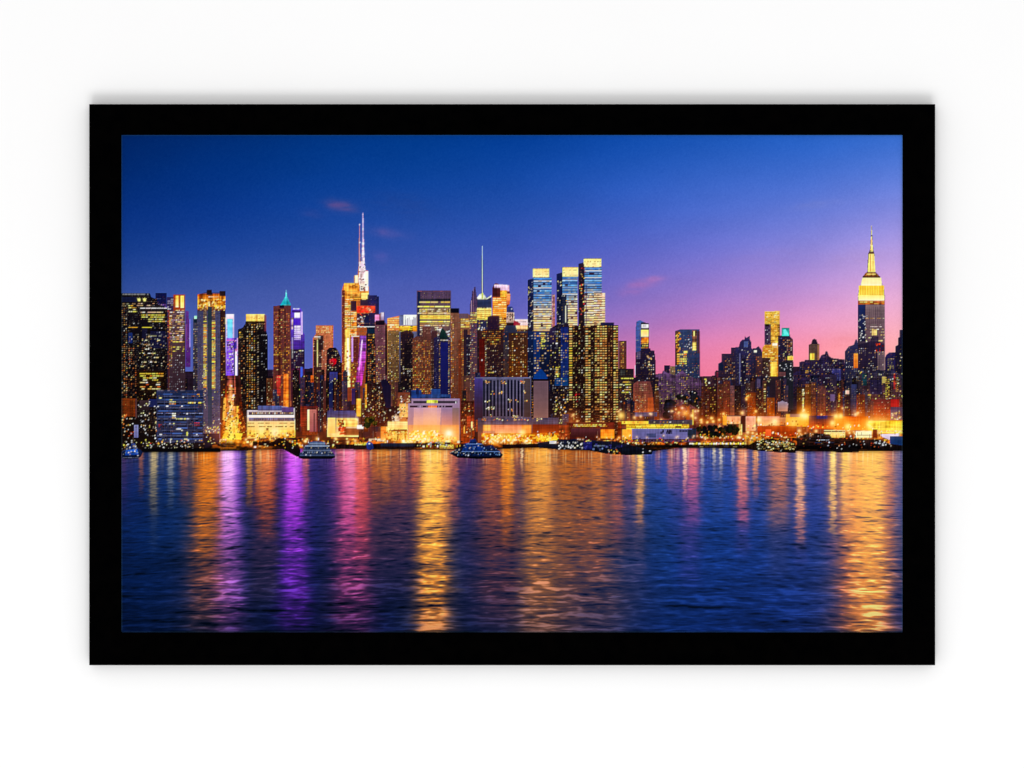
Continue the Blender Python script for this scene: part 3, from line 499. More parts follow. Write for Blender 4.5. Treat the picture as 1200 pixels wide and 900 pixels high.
rect(564, 489.5, 655, 497.4, (62, 62, 92), (80, 76, 100), own=False, tex=.25); speck(60, 564, 487, 642, 492, CREAM + WARM, .9, 1.8); rect(566, 498, 623, 507.6, (200, 116, 92), (214, 130, 96), own=False, tex=.15); rect(566, 498, 575, 505, (250, 180, 70), own=False, a=.6, tex=.3); rect(611, 498, 623, 508, (240, 120, 40), own=False, a=.8, tex=.2); rect(567, 505, 580, 508, (110, 100, 100), own=False, a=.5)
rect(624, 497, 656, 510, (88, 32, 22), (140, 56, 20), own=False, tex=.15); rect(564, 507.4, 655, 524, (170, 84, 16), (110, 40, 10), own=False, tex=.4); speck(260, 564, 508, 655, 521, [(255, 226, 110), (255, 190, 50), (255, 150, 30), (120, 40, 10), (255, 240, 190)], 1, 3, .75); speck(60, 628, 510, 655, 516, [(255, 214, 70), (255, 180, 30)], 1.2, 3.2, .85); speck(30, 566, 515, 640, 522, [(210, 70, 50), (250, 130, 100)], 1, 2.4)
glow(612, 507, 4, (255, 230, 130), .9); glow(588, 511, 5, (255, 210, 110), .7); glow(598, 512, 5, (255, 220, 80), .5); speck(4, 629, 505, 650, 508, WHITE, 1, 1.4)

tower('brown lit block beside the pale box building', (466, 460, 480), (110, 60, 46), (180, 110, 60), 505, 'building')
rect(468, 473, 478, 489, (250, 190, 110), own=False, a=.8, tex=.3); speck(40, 468, 462, 479, 490, CREAM + [(70, 30, 20)], .9, 1.8); rect(454, 476, 468, 494, (40, 20, 26), own=True); speck(34, 454, 474, 468, 494, PINK + WHITE, 1, 2); rect(462.5, 487, 467.6, 494, (250, 220, 190), own=False, a=.8, tex=.4)
tower('low quayside building with cream floodlit walls', (448, 494, 480), (255, 206, 130), (230, 140, 50), 518, 'building', .2)
rect(452, 495, 478, 503, (255, 216, 150), (255, 190, 100), own=False, tex=.2); fill([(456, 504), (477, 503), (477, 505), (456, 506)], (70, 30, 16), own=False); rect(465, 505, 467, 516, (60, 26, 12), own=False); rect(474, 505, 476, 516, (60, 26, 12), own=False); rect(446, 500, 453, 516, (240, 120, 50), own=False, tex=.4); speck(60, 448, 503, 480, 517, [(255, 226, 130), (255, 170, 50), (180, 70, 20)], 1, 2.6)
tower('pale mauve box building with floodlit base', [(482, 467), (539, 467), (538.5, 520), (477.5, 520), (478, 473), (482, 473)], (150, 130, 160), (150, 110, 130), name='box_building', tex=.04)
rect(478, 473, 538, 516, (150, 128, 160), (160, 110, 110), own=False, tex=.03); fill([(485, 478), (517, 478), (515, 506), (484, 506)], (182, 146, 172), (238, 156, 110), own=False, tex=.03); rect(496, 478, 512, 505, (200, 154, 164), (250, 164, 100), own=False, a=.55, tex=.02); rect(517, 478, 530, 506, (140, 120, 158), (220, 130, 100), own=False, a=.8, tex=.02); rect(530, 478, 538, 508, (128, 110, 120), (190, 120, 90), own=False, tex=.03)
rect(478, 498, 538, 520, (240, 140, 60), (250, 150, 40), own=False, a=.55); rect(484, 470, 536, 472.6, (22, 22, 46), own=False, tex=.2); rect(480, 475.2, 530, 477.6, (40, 30, 56), own=False, a=.85, tex=.5); rows(481, 475.2, 530, 477, 3, 2.2, [(170, 150, 180)], .3, 1.4)
rect(500, 468.6, 513, 472.6, (190, 226, 80), (220, 240, 110), own=False, tex=.3); rect(501, 475, 512, 478, (230, 110, 70), own=False, a=.9, tex=.4); dot(533.5, 470.4, 1.2, 2.4, c(190, 190, 210))
rect(482, 457, 494, 467, (34, 66, 130), own=True, tex=.3); rect(505, 456, 516, 467, (38, 70, 130), own=True); rect(494, 462, 528, 467, (44, 74, 130), own=True, tex=.3); rect(516, 464.6, 527, 466, (16, 24, 66), own=False); rect(487, 455, 491, 462, (24, 40, 90), own=True)
speck(150, 479, 504, 514, 518, [(255, 246, 140), (255, 220, 60), (255, 240, 190), (240, 150, 30)], 1.2, 3.4, .85); speck(70, 500, 508, 536, 519, [(255, 140, 60), (255, 190, 80), (210, 80, 20)], 1.2, 3, .8); glow(526, 508, 5, (255, 240, 190), 1); glow(526, 512, 8, (255, 170, 60), .5); glow(496, 511, 16, (255, 190, 50), .45, 6)
tower('red brown block right of the pale box building', (540, 470, 556), (64, 26, 22), (96, 36, 14), 520, 'building', .3)
speck(40, 540, 470, 556, 512, WARM, .9, 2); rect(547, 488, 555, 500, (170, 60, 40), own=False, a=.6, tex=.5); rect(552, 494, 554, 502, (255, 226, 150), own=False); rect(543, 500, 545, 508, (255, 130, 50), own=False)

# ---- left quayside buildings -----------------------------------------------------
tower('white terraced building with warm glowing lower floors', [(289, 481), (302, 481), (302, 475.5), (325, 475.5), (345, 478), (346, 512), (289, 514)], (170, 170, 200), (255, 200, 110), name='terrace_building', tex=.06)
rect(302, 475.5, 330, 481.4, (84, 104, 160), (60, 70, 120), own=False, tex=.2); rect(330, 477, 344, 484, (60, 40, 110), own=False, a=.8); rect(291, 482.6, 344, 486.4, (56, 50, 80), own=False, tex=.3); win(295, 483.2, 344, 486.4, 2.2, 3, 1.5, 2.4, CREAM + [(255, 220, 170)], .8); rect(289, 486.4, 345, 489.4, (226, 220, 226), own=False, tex=.05)
rect(291, 489.6, 345, 493.6, (80, 100, 160), (120, 100, 100), own=False, tex=.3); win(298, 490, 345, 493.4, 2.1, 3, 1.3, 3, [(40, 26, 30), (90, 60, 50)], .75); rect(289, 494, 345, 505, (236, 200, 140), (244, 186, 96), own=False, tex=.08); rows(290, 495.4, 345, 496.6, 2, .8, [(150, 110, 80)], .55, 3); rows(290, 499.2, 345, 500.6, 2, 1.4, [(70, 40, 20), (140, 90, 50)], .6, 3.5); rect(289, 504, 346, 513, (255, 200, 90), (230, 140, 40), own=False, tex=.3)
speck(60, 290, 506, 346, 515, [(140, 60, 20), (255, 236, 160), (90, 40, 20)], 1, 2.6); rect(311.5, 502, 314.5, 513, (250, 150, 40), own=False, a=.7); dot(311.6, 501.6, 2.6, 2.6, c(60, 30, 30)); glow(306, 505, 6, (255, 230, 130), .6); glow(322, 507, 6, (255, 240, 170), .8)
tower('pink slab with a glowing white edge', (354, 476, 372), (80, 30, 34), (90, 36, 20), 510, 'building', .25)
rect(360, 480, 362.4, 504, (255, 230, 180), (255, 214, 150), own=False); rect(362.4, 480, 371, 506, (170, 110, 110), (120, 70, 90), own=False); rect(367, 484, 368.5, 506, (40, 30, 40), own=False); rect(352, 476, 359, 500, (120, 44, 30), own=False, a=.8, tex=.3); rect(361, 478.6, 370, 480, (30, 24, 36), own=False)
tower('low hall with cream lit walls under a blue roof', [(383, 481), (415, 481), (420, 490), (420, 512), (383, 512)], (70, 70, 120), (255, 214, 130), name='hall', tex=.1)
rect(383, 481, 416, 489.6, (64, 66, 116), (70, 70, 110), own=False, tex=.25); rect(384, 489.6, 393, 508, (246, 206, 130), (246, 186, 96), own=False, tex=.08); rect(394, 490, 419, 500, (240, 196, 120), (240, 170, 76), own=False, tex=.4); speck(30, 396, 492, 402, 500, [(200, 90, 40), (80, 40, 30)], 1, 2); speck(30, 396, 500, 404, 508, [(220, 40, 30), (255, 80, 40)], 1.4, 2.8); rect(403, 502, 420, 510, (84, 36, 20), own=False, a=.8, tex=.3); rect(418, 498, 426, 503, (240, 236, 226), own=True, tex=.1)
tower('brown tower with dotted lights above the quay', [(430, 450), (434, 446), (443, 450), (449, 444), (454, 448), (454, 500), (424, 500), (424, 470)], (50, 26, 30), (60, 24, 20), name='building', tex=.2)
speck(90, 424, 444, 456, 494, CREAM + WARM, .9, 1.5); win(443.5, 458, 445, 488, 3, 2.2, 1.3, 1.3, CREAM, .9); rect(417.6, 467, 423, 488, (255, 170, 70), (250, 150, 50), own=False, tex=.35); rect(427.4, 450, 429.6, 478, (240, 150, 60), (255, 170, 70), own=False, tex=.4); rect(412, 455, 416, 474, (60, 40, 90), own=False); speck(26, 411, 456, 417, 476, YEL, 1, 2); fill([(446, 446), (452, 444), (458, 452), (458, 478), (452, 478)], (30, 24, 56), own=False)

# ---- right half of the skyline ---------------------------------------------------
tower('brown tower with gold windows behind the apartment tower', (725, 399, 734.6), (96, 58, 66), (96, 58, 40), 434)
win(727.6, 401, 732, 432, 2, 2.1, 1.6, 1.4, GOLD, .75)
tower('dark low block with a yellow lit floor', (724.8, 432, 743), (36, 28, 42), (60, 36, 40), 500, 'building')
rect(727, 433, 733, 440, (90, 96, 90), own=False, a=.7, tex=.4); rows(728, 442.6, 743, 444, 3, 1.5, YEL, .9, 3, .85); rows(726, 447, 740, 462, 3, 1.2, YEL + CREAM, .6, 4); speck(20, 725, 450, 742, 480, MIX, .9, 1.6); rect(731, 471, 740, 483, (150, 84, 20), own=False, tex=.15); rect(744, 428, 745.6, 440, (200, 180, 210), own=False)
tower('blue glass tower with a gold glowing face', [(746, 377), (750, 375), (756, 378), (760.6, 379), (761, 470), (745, 470), (745, 386)], (64, 92, 150), (50, 60, 110))
rect(751, 377.4, 761, 410, (36, 34, 66), own=False, clip=True); rect(751.6, 380, 760.4, 384.6, (226, 226, 236), own=False, tex=.35); rect(751, 386.4, 760.4, 395, (255, 220, 110), (255, 240, 190), own=False, tex=.15); rect(751, 395, 760, 402, (180, 100, 30), own=False, tex=.6); rows(751, 399, 760, 408, 2.6, 1.5, YEL + GOLD, .8, 3); rows(745, 398, 750, 399, 3, 1, [(190, 200, 230)], .8, 2)
tower('dark navy stepped tower before the glass tower', [(745, 413), (751, 411), (751.5, 408), (762, 408), (763, 411), (767, 411), (768.5, 424), (768.5, 470), (744.6, 470)], (40, 32, 66), (36, 24, 40))
rect(746, 412, 751, 421, (150, 140, 170), own=False, a=.5, tex=.5); win(746, 417, 768, 452, 2.4, 2.6, 1.3, 1.3, WHITE + CREAM, .34, .25); speck(10, 758, 416, 763, 430, CREAM, 1.2, 2.2)
tower('small dark tower in the pink gap', (778.5, 428, 785.4), (34, 30, 60), (44, 32, 56), 470)
speck(8, 779, 430, 785, 450, CREAM, .8, 1.4)
tower('small olive lit tower beside the glass slab', (785.4, 429, 792), (120, 104, 80), (90, 60, 60), 470)
win(786, 430, 792, 446, 2, 2.2, 1.3, 1.3, CREAM, .6)
tower('wide glass slab with gold lit edges and floors', [(791, 388), (797, 386), (820, 386), (820.5, 450), (821, 480), (791, 480)], (56, 72, 110), (30, 40, 66))
rect(791.4, 388, 796, 428, (100, 70, 60), (70, 40, 40), own=False); speck(36, 791.4, 388, 796.4, 412, GOLD, 1, 2); speck(16, 798, 391, 810, 414, [(190, 200, 220)], .9, 1.8); rect(811, 387, 817, 410, (140, 90, 60), own=False, a=.8, tex=.6); rect(812.6, 388, 814.6, 394, (255, 226, 140), own=False); rect(811.6, 401, 816, 411, (255, 230, 130), own=False, tex=.35); rect(817, 388, 820.5, 414, (90, 50, 60), own=False, a=.8)
rows(793.5, 414.4, 805, 427, 2.7, 1.8, YEL + GOLD, .95, 3, .85); rect(801, 411, 806, 414, (250, 214, 120), own=False); win(792, 428, 821, 452, 2.4, 2.6, 1.5, 1.2, YEL + WHITE + [(150, 230, 220)], .45, .25)
tower('speckled mauve blocks under the pink sky', [(768.5, 440), (772, 437.6), (776, 437.6), (777, 434), (782, 437), (792, 440), (800, 434), (806, 440), (822, 446), (822, 500), (766, 500)], (92, 68, 104), (56, 32, 40), name='building', tex=.25)
win(769, 442, 808, 474, 2.1, 2.3, 1.05, 1.05, CREAM + YEL, .38, .3); rect(766, 442, 772, 480, (34, 24, 40), own=False, a=.8); win(768, 445, 772, 470, 2.4, 2.6, 1.7, 1.4, YEL + CREAM, .6)
tower('brick red building with cream window rows', [(742.5, 450), (747, 446.5), (762, 447), (764.5, 456), (767, 482), (742.5, 486)], (112, 66, 66), (136, 70, 46), name='building', tex=.12)
win(749, 450, 758, 460, 1.9, 2.3, 1.4, 1.2, PINK, .85); win(743, 463, 758, 485, 1.6, 1.9, 1, 1, PINK + WARM, .75); rect(759, 466, 766, 482, (190, 90, 40), own=False, a=.5)
for q in [(724, 742, 4, 456, 480), (766, 826, 10, 452, 480)]:
    small_blocks(*q)
item('tree_bank', 'dark wooded bank behind the quay lights')
for k in range(46):
    x = 780 + 52 * R.rand(); y = 460 + 22 * R.rand() + .25 * abs(x - 808); r = 2.2 + 3.4 * R.rand()
    b = [(22, 28, 54), (30, 34, 44), (18, 18, 30), (36, 40, 70), (26, 30, 30)][R.randint(5)]
    fill([(x + r * (.7 + .5 * R.rand()) * math.cos(t * .7), y + r * (.6 + .4 * R.rand()) * math.sin(t * .7)) for t in range(9)], b, (b[0] * .7, b[1] * .6, b[2] * .5), tex=.5)
speck(40, 782, 458, 832, 484, CREAM + WHITE + GOLD, .7, 1.5); rect(744, 483, 770, 488, (50, 60, 96), own=True, tex=.4)

tower('dark stepped roofs left of the pink sky edge', [(824, 441), (838, 441), (838, 436), (840, 434), (847, 436), (848, 480), (824, 500)], (60, 40, 60), (60, 26, 26), name='building', tex=.2)
speck(26, 825, 443, 848, 462, CREAM + YEL, 1, 2.2); rect(839.4, 436, 846, 442, (130, 40, 66), own=False, a=.7)
tower('dark tower with gold dots and water tank top', [(842, 430), (843, 426), (846, 425), (846, 414.4), (857, 414.4), (857, 407), (862, 407), (863, 480), (842, 480)], (52, 42, 76), (50, 32, 40))
win(850, 418, 862, 446, 2, 2.3, 1.2, 1.2, GOLD + CREAM, .42, .25); fill([(842, 426), (846, 424), (848, 428), (848, 434), (842, 434)], (22, 36, 66), own=False)
tower('navy stepped tower with a crowned top', [(862, 407), (866, 407), (867.4, 401), (870, 398), (873, 398), (873, 394), (875, 396), (878.6, 393.6), (879, 398), (881, 401), (881, 408), (884, 411), (884.6, 480), (862, 480)], (48, 46, 92), (40, 28, 46))
rect(872, 400, 877, 407, (84, 100, 150), own=False, a=.8); rect(866.4, 414, 868, 450, (110, 110, 150), own=False, a=.7); rect(869.6, 420, 874, 450, (30, 24, 50), own=False, a=.8); speck(34, 866, 408, 884, 450, WHITE + CREAM, .8, 1.5); win(875, 416, 880, 440, 2, 2.4, 1.3, 1.3, WARM, .6)
tower('dark domed block beside the gold tower', [(880, 412), (883, 408), (886, 408), (889, 405.6), (892, 409), (893.6, 413), (893.6, 480), (880, 480)], (40, 44, 80), (50, 30, 40))
dot(883.6, 410.4, 3.4, 2.6, c(255, 236, 200)); dot(879, 407.6, 2.2, 2, c(255, 240, 190)); rect(886, 417, 896, 440, (120, 76, 66), (80, 40, 40), own=False, a=.6); win(886, 418, 893, 444, 2.2, 2.4, 1.5, 1.4, GOLD + WARM, .5)
tower('gold floodlit tower rising above the dark roofs', [(896.4, 365), (914, 364.4), (914.4, 402), (912, 404), (912, 480), (893.4, 480), (893.4, 408), (896.4, 404)], (206, 168, 70), (150, 92, 40))
rows(897, 366, 913.6, 380, 1.95, .55, [(190, 150, 40), (140, 100, 30)], .75, 4); rows(897, 365, 913.6, 380, 1.95, 1, YEL, .7, 3, .9); rect(896.4, 380, 904, 404, (60, 46, 80), own=False); win(897, 384, 903, 404, 2, 2.3, 1.1, 1.1, WHITE, .6); rect(896.4, 379.6, 901.6, 382.6, (20, 14, 20), own=False); rect(903.6, 380, 914.4, 402, (170, 126, 52), (200, 156, 66), own=False, tex=.6); win(904, 381, 914, 402, 1.7, 2, 1.1, 1.2, YEL + [(70, 50, 30)], .7, .2)
rows(894, 404, 912, 440, 2.1, 1.1, [(255, 214, 100), (255, 240, 170), (190, 110, 40)], .75, 3, .75); dot(905, 402, 6, 3, c(255, 246, 214)); rect(893.4, 419, 903, 445, (44, 28, 44), own=False, a=.85); rect(903.4, 424, 910.6, 441, (250, 206, 90), (240, 200, 80), own=False, tex=.3); rect(892, 441, 915, 480, (36, 28, 50), own=False, a=.9); speck(26, 893, 421, 903, 450, CREAM, .8, 1.5)
tower('dark tower with a bright teal cube on top', [(912, 394), (916.4, 393), (916.4, 384), (925, 384), (926, 394), (929.6, 398), (930, 480), (912, 480)], (34, 32, 70), (34, 26, 40))
rect(916.4, 384, 925.4, 393.6, (20, 130, 130), (70, 200, 190), own=False, tex=.1); fill([(918, 386), (921, 385.6), (925, 392.6), (919, 392.6)], (90, 226, 220), own=False); win(918, 398, 930, 423, 2.2, 2.3, 1.6, 1.4, GOLD + PINK, .6, .25); rect(923, 417, 930, 422, (240, 190, 90), own=False, tex=.4); win(913, 396, 918, 420, 2.4, 3, 1, 1, [(150, 160, 220)], .4); rect(913, 424, 930, 480, (36, 40, 50), own=False, a=.85); speck(26, 913, 424, 930, 446, WHITE, .9, 1.6); rect(913, 436, 921, 441, (150, 90, 90), own=False, a=.6)
tower('round topped tower glowing gold near its base', [(948, 404), (951.4, 402.6), (952, 398.4), (954.6, 396.8), (957, 398), (958.6, 402.4), (960.4, 403.4), (960.4, 480), (948, 480)], (92, 74, 70), (80, 50, 50))
fill([(951.4, 403.4), (952, 398.4), (954.6, 396.8), (957, 398), (958.8, 403.4)], (40, 30, 52), own=False); rect(949.6, 414, 955, 422, (240, 196, 80), own=False, tex=.4); rect(948, 404, 949, 424, (40, 30, 50), own=False); rect(958.4, 404, 960.4, 424, (200, 140, 90), own=False, a=.5)
tower('dark jagged row of midtown roofs', [(930, 438), (933, 436), (937, 433), (937.4, 424), (943, 423.4), (944, 421.4), (960, 422), (963, 416), (967, 415), (968, 411.4), (970, 412), (971.6, 417), (975, 419.6), (990, 421.4), (993, 480), (930, 480)], (44, 36, 72), (36, 26, 44), name='building', tex=.25)
win(938, 425, 990, 455, 2.3, 2.5, 1.15, 1.1, WHITE + CREAM + GOLD, .27, .2); rows(974, 422, 982, 424, 2, 1.2, CREAM, .8, 3); rect(975, 432, 986, 446, (70, 76, 150), own=False, a=.55, tex=.2); rows(944, 434, 952, 438, 2, 1.3, YEL, .7, 3)
tower('dark shoulder block left of the tall spire tower', [(990.5, 412), (995, 406), (1001, 404), (1003, 398), (1004.6, 398), (1006, 404), (1010, 410), (1010, 480), (990.5, 480)], (50, 52, 92), (36, 34, 54))
win(992, 412, 1006, 446, 2.3, 2.5, 1.1, 1.1, CREAM + WHITE, .36, .2); rect(1000.8, 414, 1006, 431.4, (214, 140, 66), (190, 110, 50), own=False, tex=.15)

tower('tall tower with a gold lit stepped crown and spire', [(1005.4, 352), (1007, 336), (1009.6, 333), (1011, 327), (1014, 322), (1016.6, 318), (1017.8, 297), (1020, 292), (1020.6, 281), (1021.2, 265), (1022.2, 265), (1022.8, 281), (1023.6, 292), (1025, 297), (1026, 318), (1030, 322), (1033, 327), (1034, 333), (1036.4, 336), (1037.4, 352), (1037.4, 480), (1005.4, 480)], (92, 78, 92), (54, 44, 66))
fill([(1020, 295), (1020.9, 281), (1021.4, 264), (1022, 264), (1022.6, 281), (1023.6, 295)], (240, 214, 190), (255, 206, 120), own=False, tex=.3); rows(1020.4, 268, 1023, 296, 3.6, 1.3, [(110, 70, 90), (90, 50, 50)], .5, 3); rect(1019, 295.2, 1024.6, 297.4, (70, 30, 26), own=False)
fill([(1018.6, 297.4), (1024.8, 297.4), (1026.4, 319), (1017, 319)], (250, 220, 130), (255, 226, 120), own=False, tex=.15); rect(1020, 298, 1020.8, 318, (190, 110, 50), own=False); rect(1023.4, 298, 1024, 318, (190, 120, 60), own=False)
fill([(1015, 319.4), (1027, 319.4), (1031, 323.4), (1012, 323.4)], (130, 80, 40), own=False, tex=.5); fill([(1011.4, 323), (1031.6, 323), (1032, 325.4), (1011, 325.4)], (70, 36, 24), own=False, tex=.4); rect(1016, 320.4, 1027, 322, (255, 210, 120), own=False, tex=.3)
fill([(1011, 325.4), (1033, 325.4), (1034, 334.4), (1009, 334.4)], (255, 240, 160), (255, 248, 190), own=False, tex=.05); fill([(1007, 334.4), (1036.4, 334.4), (1036.6, 347), (1006.4, 347)], (250, 200, 60), (255, 226, 90), own=False, tex=.15)
for k in range(14):
    rect(1008.4 + 2 * k, 335, 1009.2 + 2 * k, 345.5, (190, 116, 20), own=False, a=.75)
rect(1005.8, 346, 1036.8, 352.4, (255, 240, 130), (255, 250, 190), own=False, tex=.06); rect(1005.4, 352.4, 1037.4, 357, (130, 70, 40), own=False, tex=.4); rows(1008, 353, 1037, 357, 2.2, 1.2, GOLD, .8, 4)
rect(1005.4, 357, 1014.6, 400, (34, 50, 100), (36, 34, 66), own=False); rect(1014.6, 357, 1037.4, 402, (132, 112, 116), (104, 78, 90), own=False, tex=.1)
for k in range(9):
    rect(1016 + 2.5 * k, 359, 1016.7 + 2.5 * k, 402, (84, 66, 84), own=False, a=.55)
speck(34, 1006, 366, 1016, 402, WHITE, .9, 1.6); rows(1014, 372.4, 1037, 374, 3, 1.2, CREAM, .7, 2.4); rows(1014, 385, 1037, 400, 3.4, 1.4, CREAM, .6, 3); rect(1022, 386, 1028, 393, (226, 206, 130), own=False, a=.8, tex=.3); rows(1014, 380, 1036, 384, 2.2, 1, [(200, 180, 180)], .4, 3)
fill([(1006, 404), (1020, 400), (1022, 394), (1030, 394), (1030, 400), (1037.4, 404), (1037.4, 480), (1006, 480)], (46, 36, 66), (40, 28, 50), own=False, a=.85, tex=.2); speck(16, 1026, 402, 1034, 412, [(220, 80, 50), (120, 30, 30)], 1.2, 2.4); win(1007, 408, 1028, 446, 2.3, 2.5, 1.15, 1.1, WHITE + CREAM, .33, .2); rect(1028.6, 412, 1037.4, 434, (112, 92, 104), own=False, tex=.15); win(1028, 412, 1037, 434, 2.2, 2.5, 1.1, 1.1, CREAM, .3)
tower('navy block with pale lit columns at right', [(1037.4, 420), (1039, 416), (1042, 413.4), (1050, 412.6), (1050, 480), (1037.4, 480)], (38, 34, 84), (46, 28, 46))
win(1041, 420, 1049, 436, 1.9, 2.1, 1.2, 1.5, [(200, 190, 120), (170, 150, 130)], .7)
tower('stepped dark tower cut by the right edge', [(1049.4, 420), (1049.4, 406), (1053, 404), (1053, 396), (1055, 395), (1055, 386.6), (1058, 386.4), (1058, 480), (1049.4, 480)], (30, 30, 66), (30, 20, 30))
speck(16, 1050, 410, 1058, 460, CREAM, .8, 1.3)
tower('mixed low blocks with teal and red lights at right', [(1004, 436), (1012, 431), (1024, 437), (1030, 433), (1038, 436), (1046, 434), (1058, 440), (1058, 500), (1000, 500)], (40, 44, 72), (110, 40, 30), name='building', tex=.3)
rect(1004, 438, 1016, 452, (22, 74, 84), own=False, a=.8, tex=.3); speck(70, 1000, 434, 1058, 468, WHITE + CREAM + YEL, .9, 1.8); rect(1034, 441, 1038, 449, (170, 160, 100), own=False); win(1038, 442, 1043, 468, 1.7, 2.2, 1.4, 1.4, [(255, 220, 110)], .8); win(1050, 440, 1053, 460, 1.7, 2.2, 1.4, 1.3, GOLD, .8); rect(1047.6, 438, 1050, 456, (150, 40, 40), own=False, a=.7, tex=.5); rect(1020, 445, 1034, 462, (36, 34, 80), own=False, a=.6)
tower('red brick waterfront building with small lit windows', (1018, 468, 1044), (96, 40, 44), (140, 46, 30), 492, 'building', .15)
win(1020, 471, 1043, 488, 3.4, 3.4, 1.3, 1.4, WARM + PINK, .6); rect(1044, 468, 1054, 477, (150, 30, 36), own=True, tex=.15); rect(1044, 477, 1058, 492, (60, 54, 90), own=True, tex=.2); speck(20, 1044, 480, 1056, 491, CREAM, 1.2, 2.2); rect(1015, 462, 1021, 468, (190, 160, 80), own=True, tex=.3)

for q in [(836, 1004, 46, 438, 474), (1004, 1016, 6, 446, 474)]:
    small_blocks(*q)
# ---- right: tall dark blocks above the quay -----------------------------------------
for (x0, y0, x1, lab, c0) in [(822, 452, 832, 'plain brown slab above the quay trees', (66, 34, 34)), (832, 455, 841, 'dark maroon block with a gold strip', (54, 28, 30)), (841, 450, 848, 'dim brown block with amber windows', (84, 48, 40)), (848, 446, 856, 'rust brown slab above the warehouse', (92, 52, 50)), (856, 452, 861, 'narrow mauve slab above the warehouse', (110, 78, 86)), (861, 452, 869, 'dark slab with amber lit rooms', (40, 26, 34)), (876, 460, 886, 'amber brick block among dark slabs', (110, 56, 26)), (886, 455, 894, 'dim slab beside the bright cream column', (60, 34, 36)), (894, 446, 899, 'slim block with a cream lit column', (80, 50, 46)), (899, 466, 908, 'ochre block above the pale warehouses', (120, 66, 24)), (934, 454, 944, 'dark tower with bright gold strip', (70, 44, 26)), (944, 450, 951, 'olive brown slab with gold flank', (104, 66, 36)), (951, 448, 957, 'brown slab with a plain face', (88, 56, 54)), (958, 452, 968, 'mauve block with gold dotted rooms', (96, 62, 66)), (968, 456, 974, 'blue dusk block with amber foot', (60, 40, 66)), (981, 455, 988, 'dark block with a gold lamp column', (64, 36, 40)), (990, 456, 997, 'dark navy block with a pink panel', (44, 30, 46)), (1004, 462, 1014, 'amber lit block beside the brick building', (90, 44, 36))]:
    tower(lab, (x0, y0, x1), c0, (c0[0] * 1.25, c0[1] * .9, c0[2] * .5), 496, 'building', .15)
    win(x0 + .8, y0 + 2, x1 - .6, 492, 2.2, 2.7, 1.2, 1.3, WARM + GOLD, .27, .25)
cur = 0
rect(895, 449, 898, 471, (60, 36, 30), own=False); win(895.4, 450, 898.4, 484, 3, 2.6, 2.4, 1.7, YEL + CREAM, .85, clip=False); rows(940.4, 456, 942.8, 479, 2, 1.7, [(255, 220, 120), (255, 240, 170)], .98, 3, .9, clip=False); rows(982.6, 461, 984.8, 476, 2, 1.7, GOLD, .95, 3, .9, clip=False); rect(912, 471, 923, 482, (150, 140, 160), (170, 120, 100), own=False, tex=.1); fill([(912, 472), (917, 469.6), (924, 473), (923, 482), (912, 482)], (140, 132, 158), (180, 130, 110), own=False)
rect(991, 457, 995.6, 462, (240, 190, 180), own=False, tex=.15); rect(973, 462, 979, 470, (110, 90, 130), own=False); speck(12, 873, 461, 878, 468, GOLD, 1.2, 2.4, clip=False); win(888, 456, 896, 480, 2.4, 2.6, 1.3, 1.3, YEL, .3, clip=False)

# ---- street-level glow along the quay --------------------------------------------
q0 = int((430 - PY0) * SS); q1 = int((526 - PY0) * SS)
for k in range(60):
    x = 300 + 758 * R.rand() ** .8; y = 478 + 26 * R.rand(); r = 0.01 if 470 < x < 660 or x < 350 else .9 + 1.3 * R.rand(); glow(x, y, r, (255, 214, 140), .75); glow(x, y, r * 3.5, (240, 110, 30), .25)
yy = GY[q0:q1]; xx = GX[q0:q1]
amp = np.interp(xx[0], [142, 230, 260, 290, 350, 420, 480, 540, 620, 700, 760, 840, 900, 960, 1010, 1058], [.05, .10, .36, .26, .22, .3, .34, .28, .28, .26, .26, .28, .32, .40, .52, .42])[None, :]
g = amp * np.exp(-((yy - 512) / 32.) ** 2) * (.55 + .9 * vnoise(xx / 11, yy / 17, 21))
m = (IDS[q0:q1] != 1)
INK[q0:q1] = np.where(m[..., None], 1 - (1 - INK[q0:q1]) * (1 - np.clip(g, 0, .9)[..., None] * c(210, 84, 20)), INK[q0:q1])

item('quay', 'busy lit quayside with warm lamps along the water')
sq = box(142, 498, 1058, 532)
top = np.interp(GX[sq][0], [142, 238, 250, 300, 420, 470, 560, 640, 730, 860, 940, 1058], [528, 527, 516, 513, 511, 515, 516, 517, 511, 512, 507, 506])[None, :]
al = np.clip((GY[sq] - top + 3 * (vnoise(GX[sq] / 6, GY[sq] / 5, 31) - .5)) / 5., 0, 1) * .8
q = vnoise(GX[sq] / 9, GY[sq] / 2.6, 32) * .6 + vnoise(GX[sq] / 3.2, GY[sq] / 1.7, 33) * .4
q = np.clip((q - .42) * 3.2, 0, 1)[..., None]
qc = c(46, 20, 18) * (1 - q) + c(236, 130, 40) * q
qc = qc * np.clip((531 - GY[sq]) / 12., .25, 1)[..., None]
INK[sq] = INK[sq] * (1 - al[..., None]) + qc * al[..., None]
m = polymask([(284, 513), (420, 510), (560, 518), (640, 518), (730, 512), (860, 512), (940, 508), (1058, 506), (1058, 531), (142, 531), (142, 527), (284, 526)], sq)
IDS[sq][m] = cur
LAMP = [(255, 236, 150), (255, 204, 80), (255, 170, 50), (255, 246, 210), (255, 140, 40), (230, 90, 40)]
speck(190, 284, 512, 560, 523, LAMP + [(60, 24, 14), (90, 40, 20)], 1, 3, .7, clip=False); speck(300, 726, 509, 1058, 521, LAMP + [(60, 24, 14), (90, 40, 20), (120, 30, 20)], .9, 2.6, .65, clip=False)
speck(120, 640, 506, 735, 521, LAMP + [(50, 20, 16)] * 3, .9, 2.4, .6, clip=False)
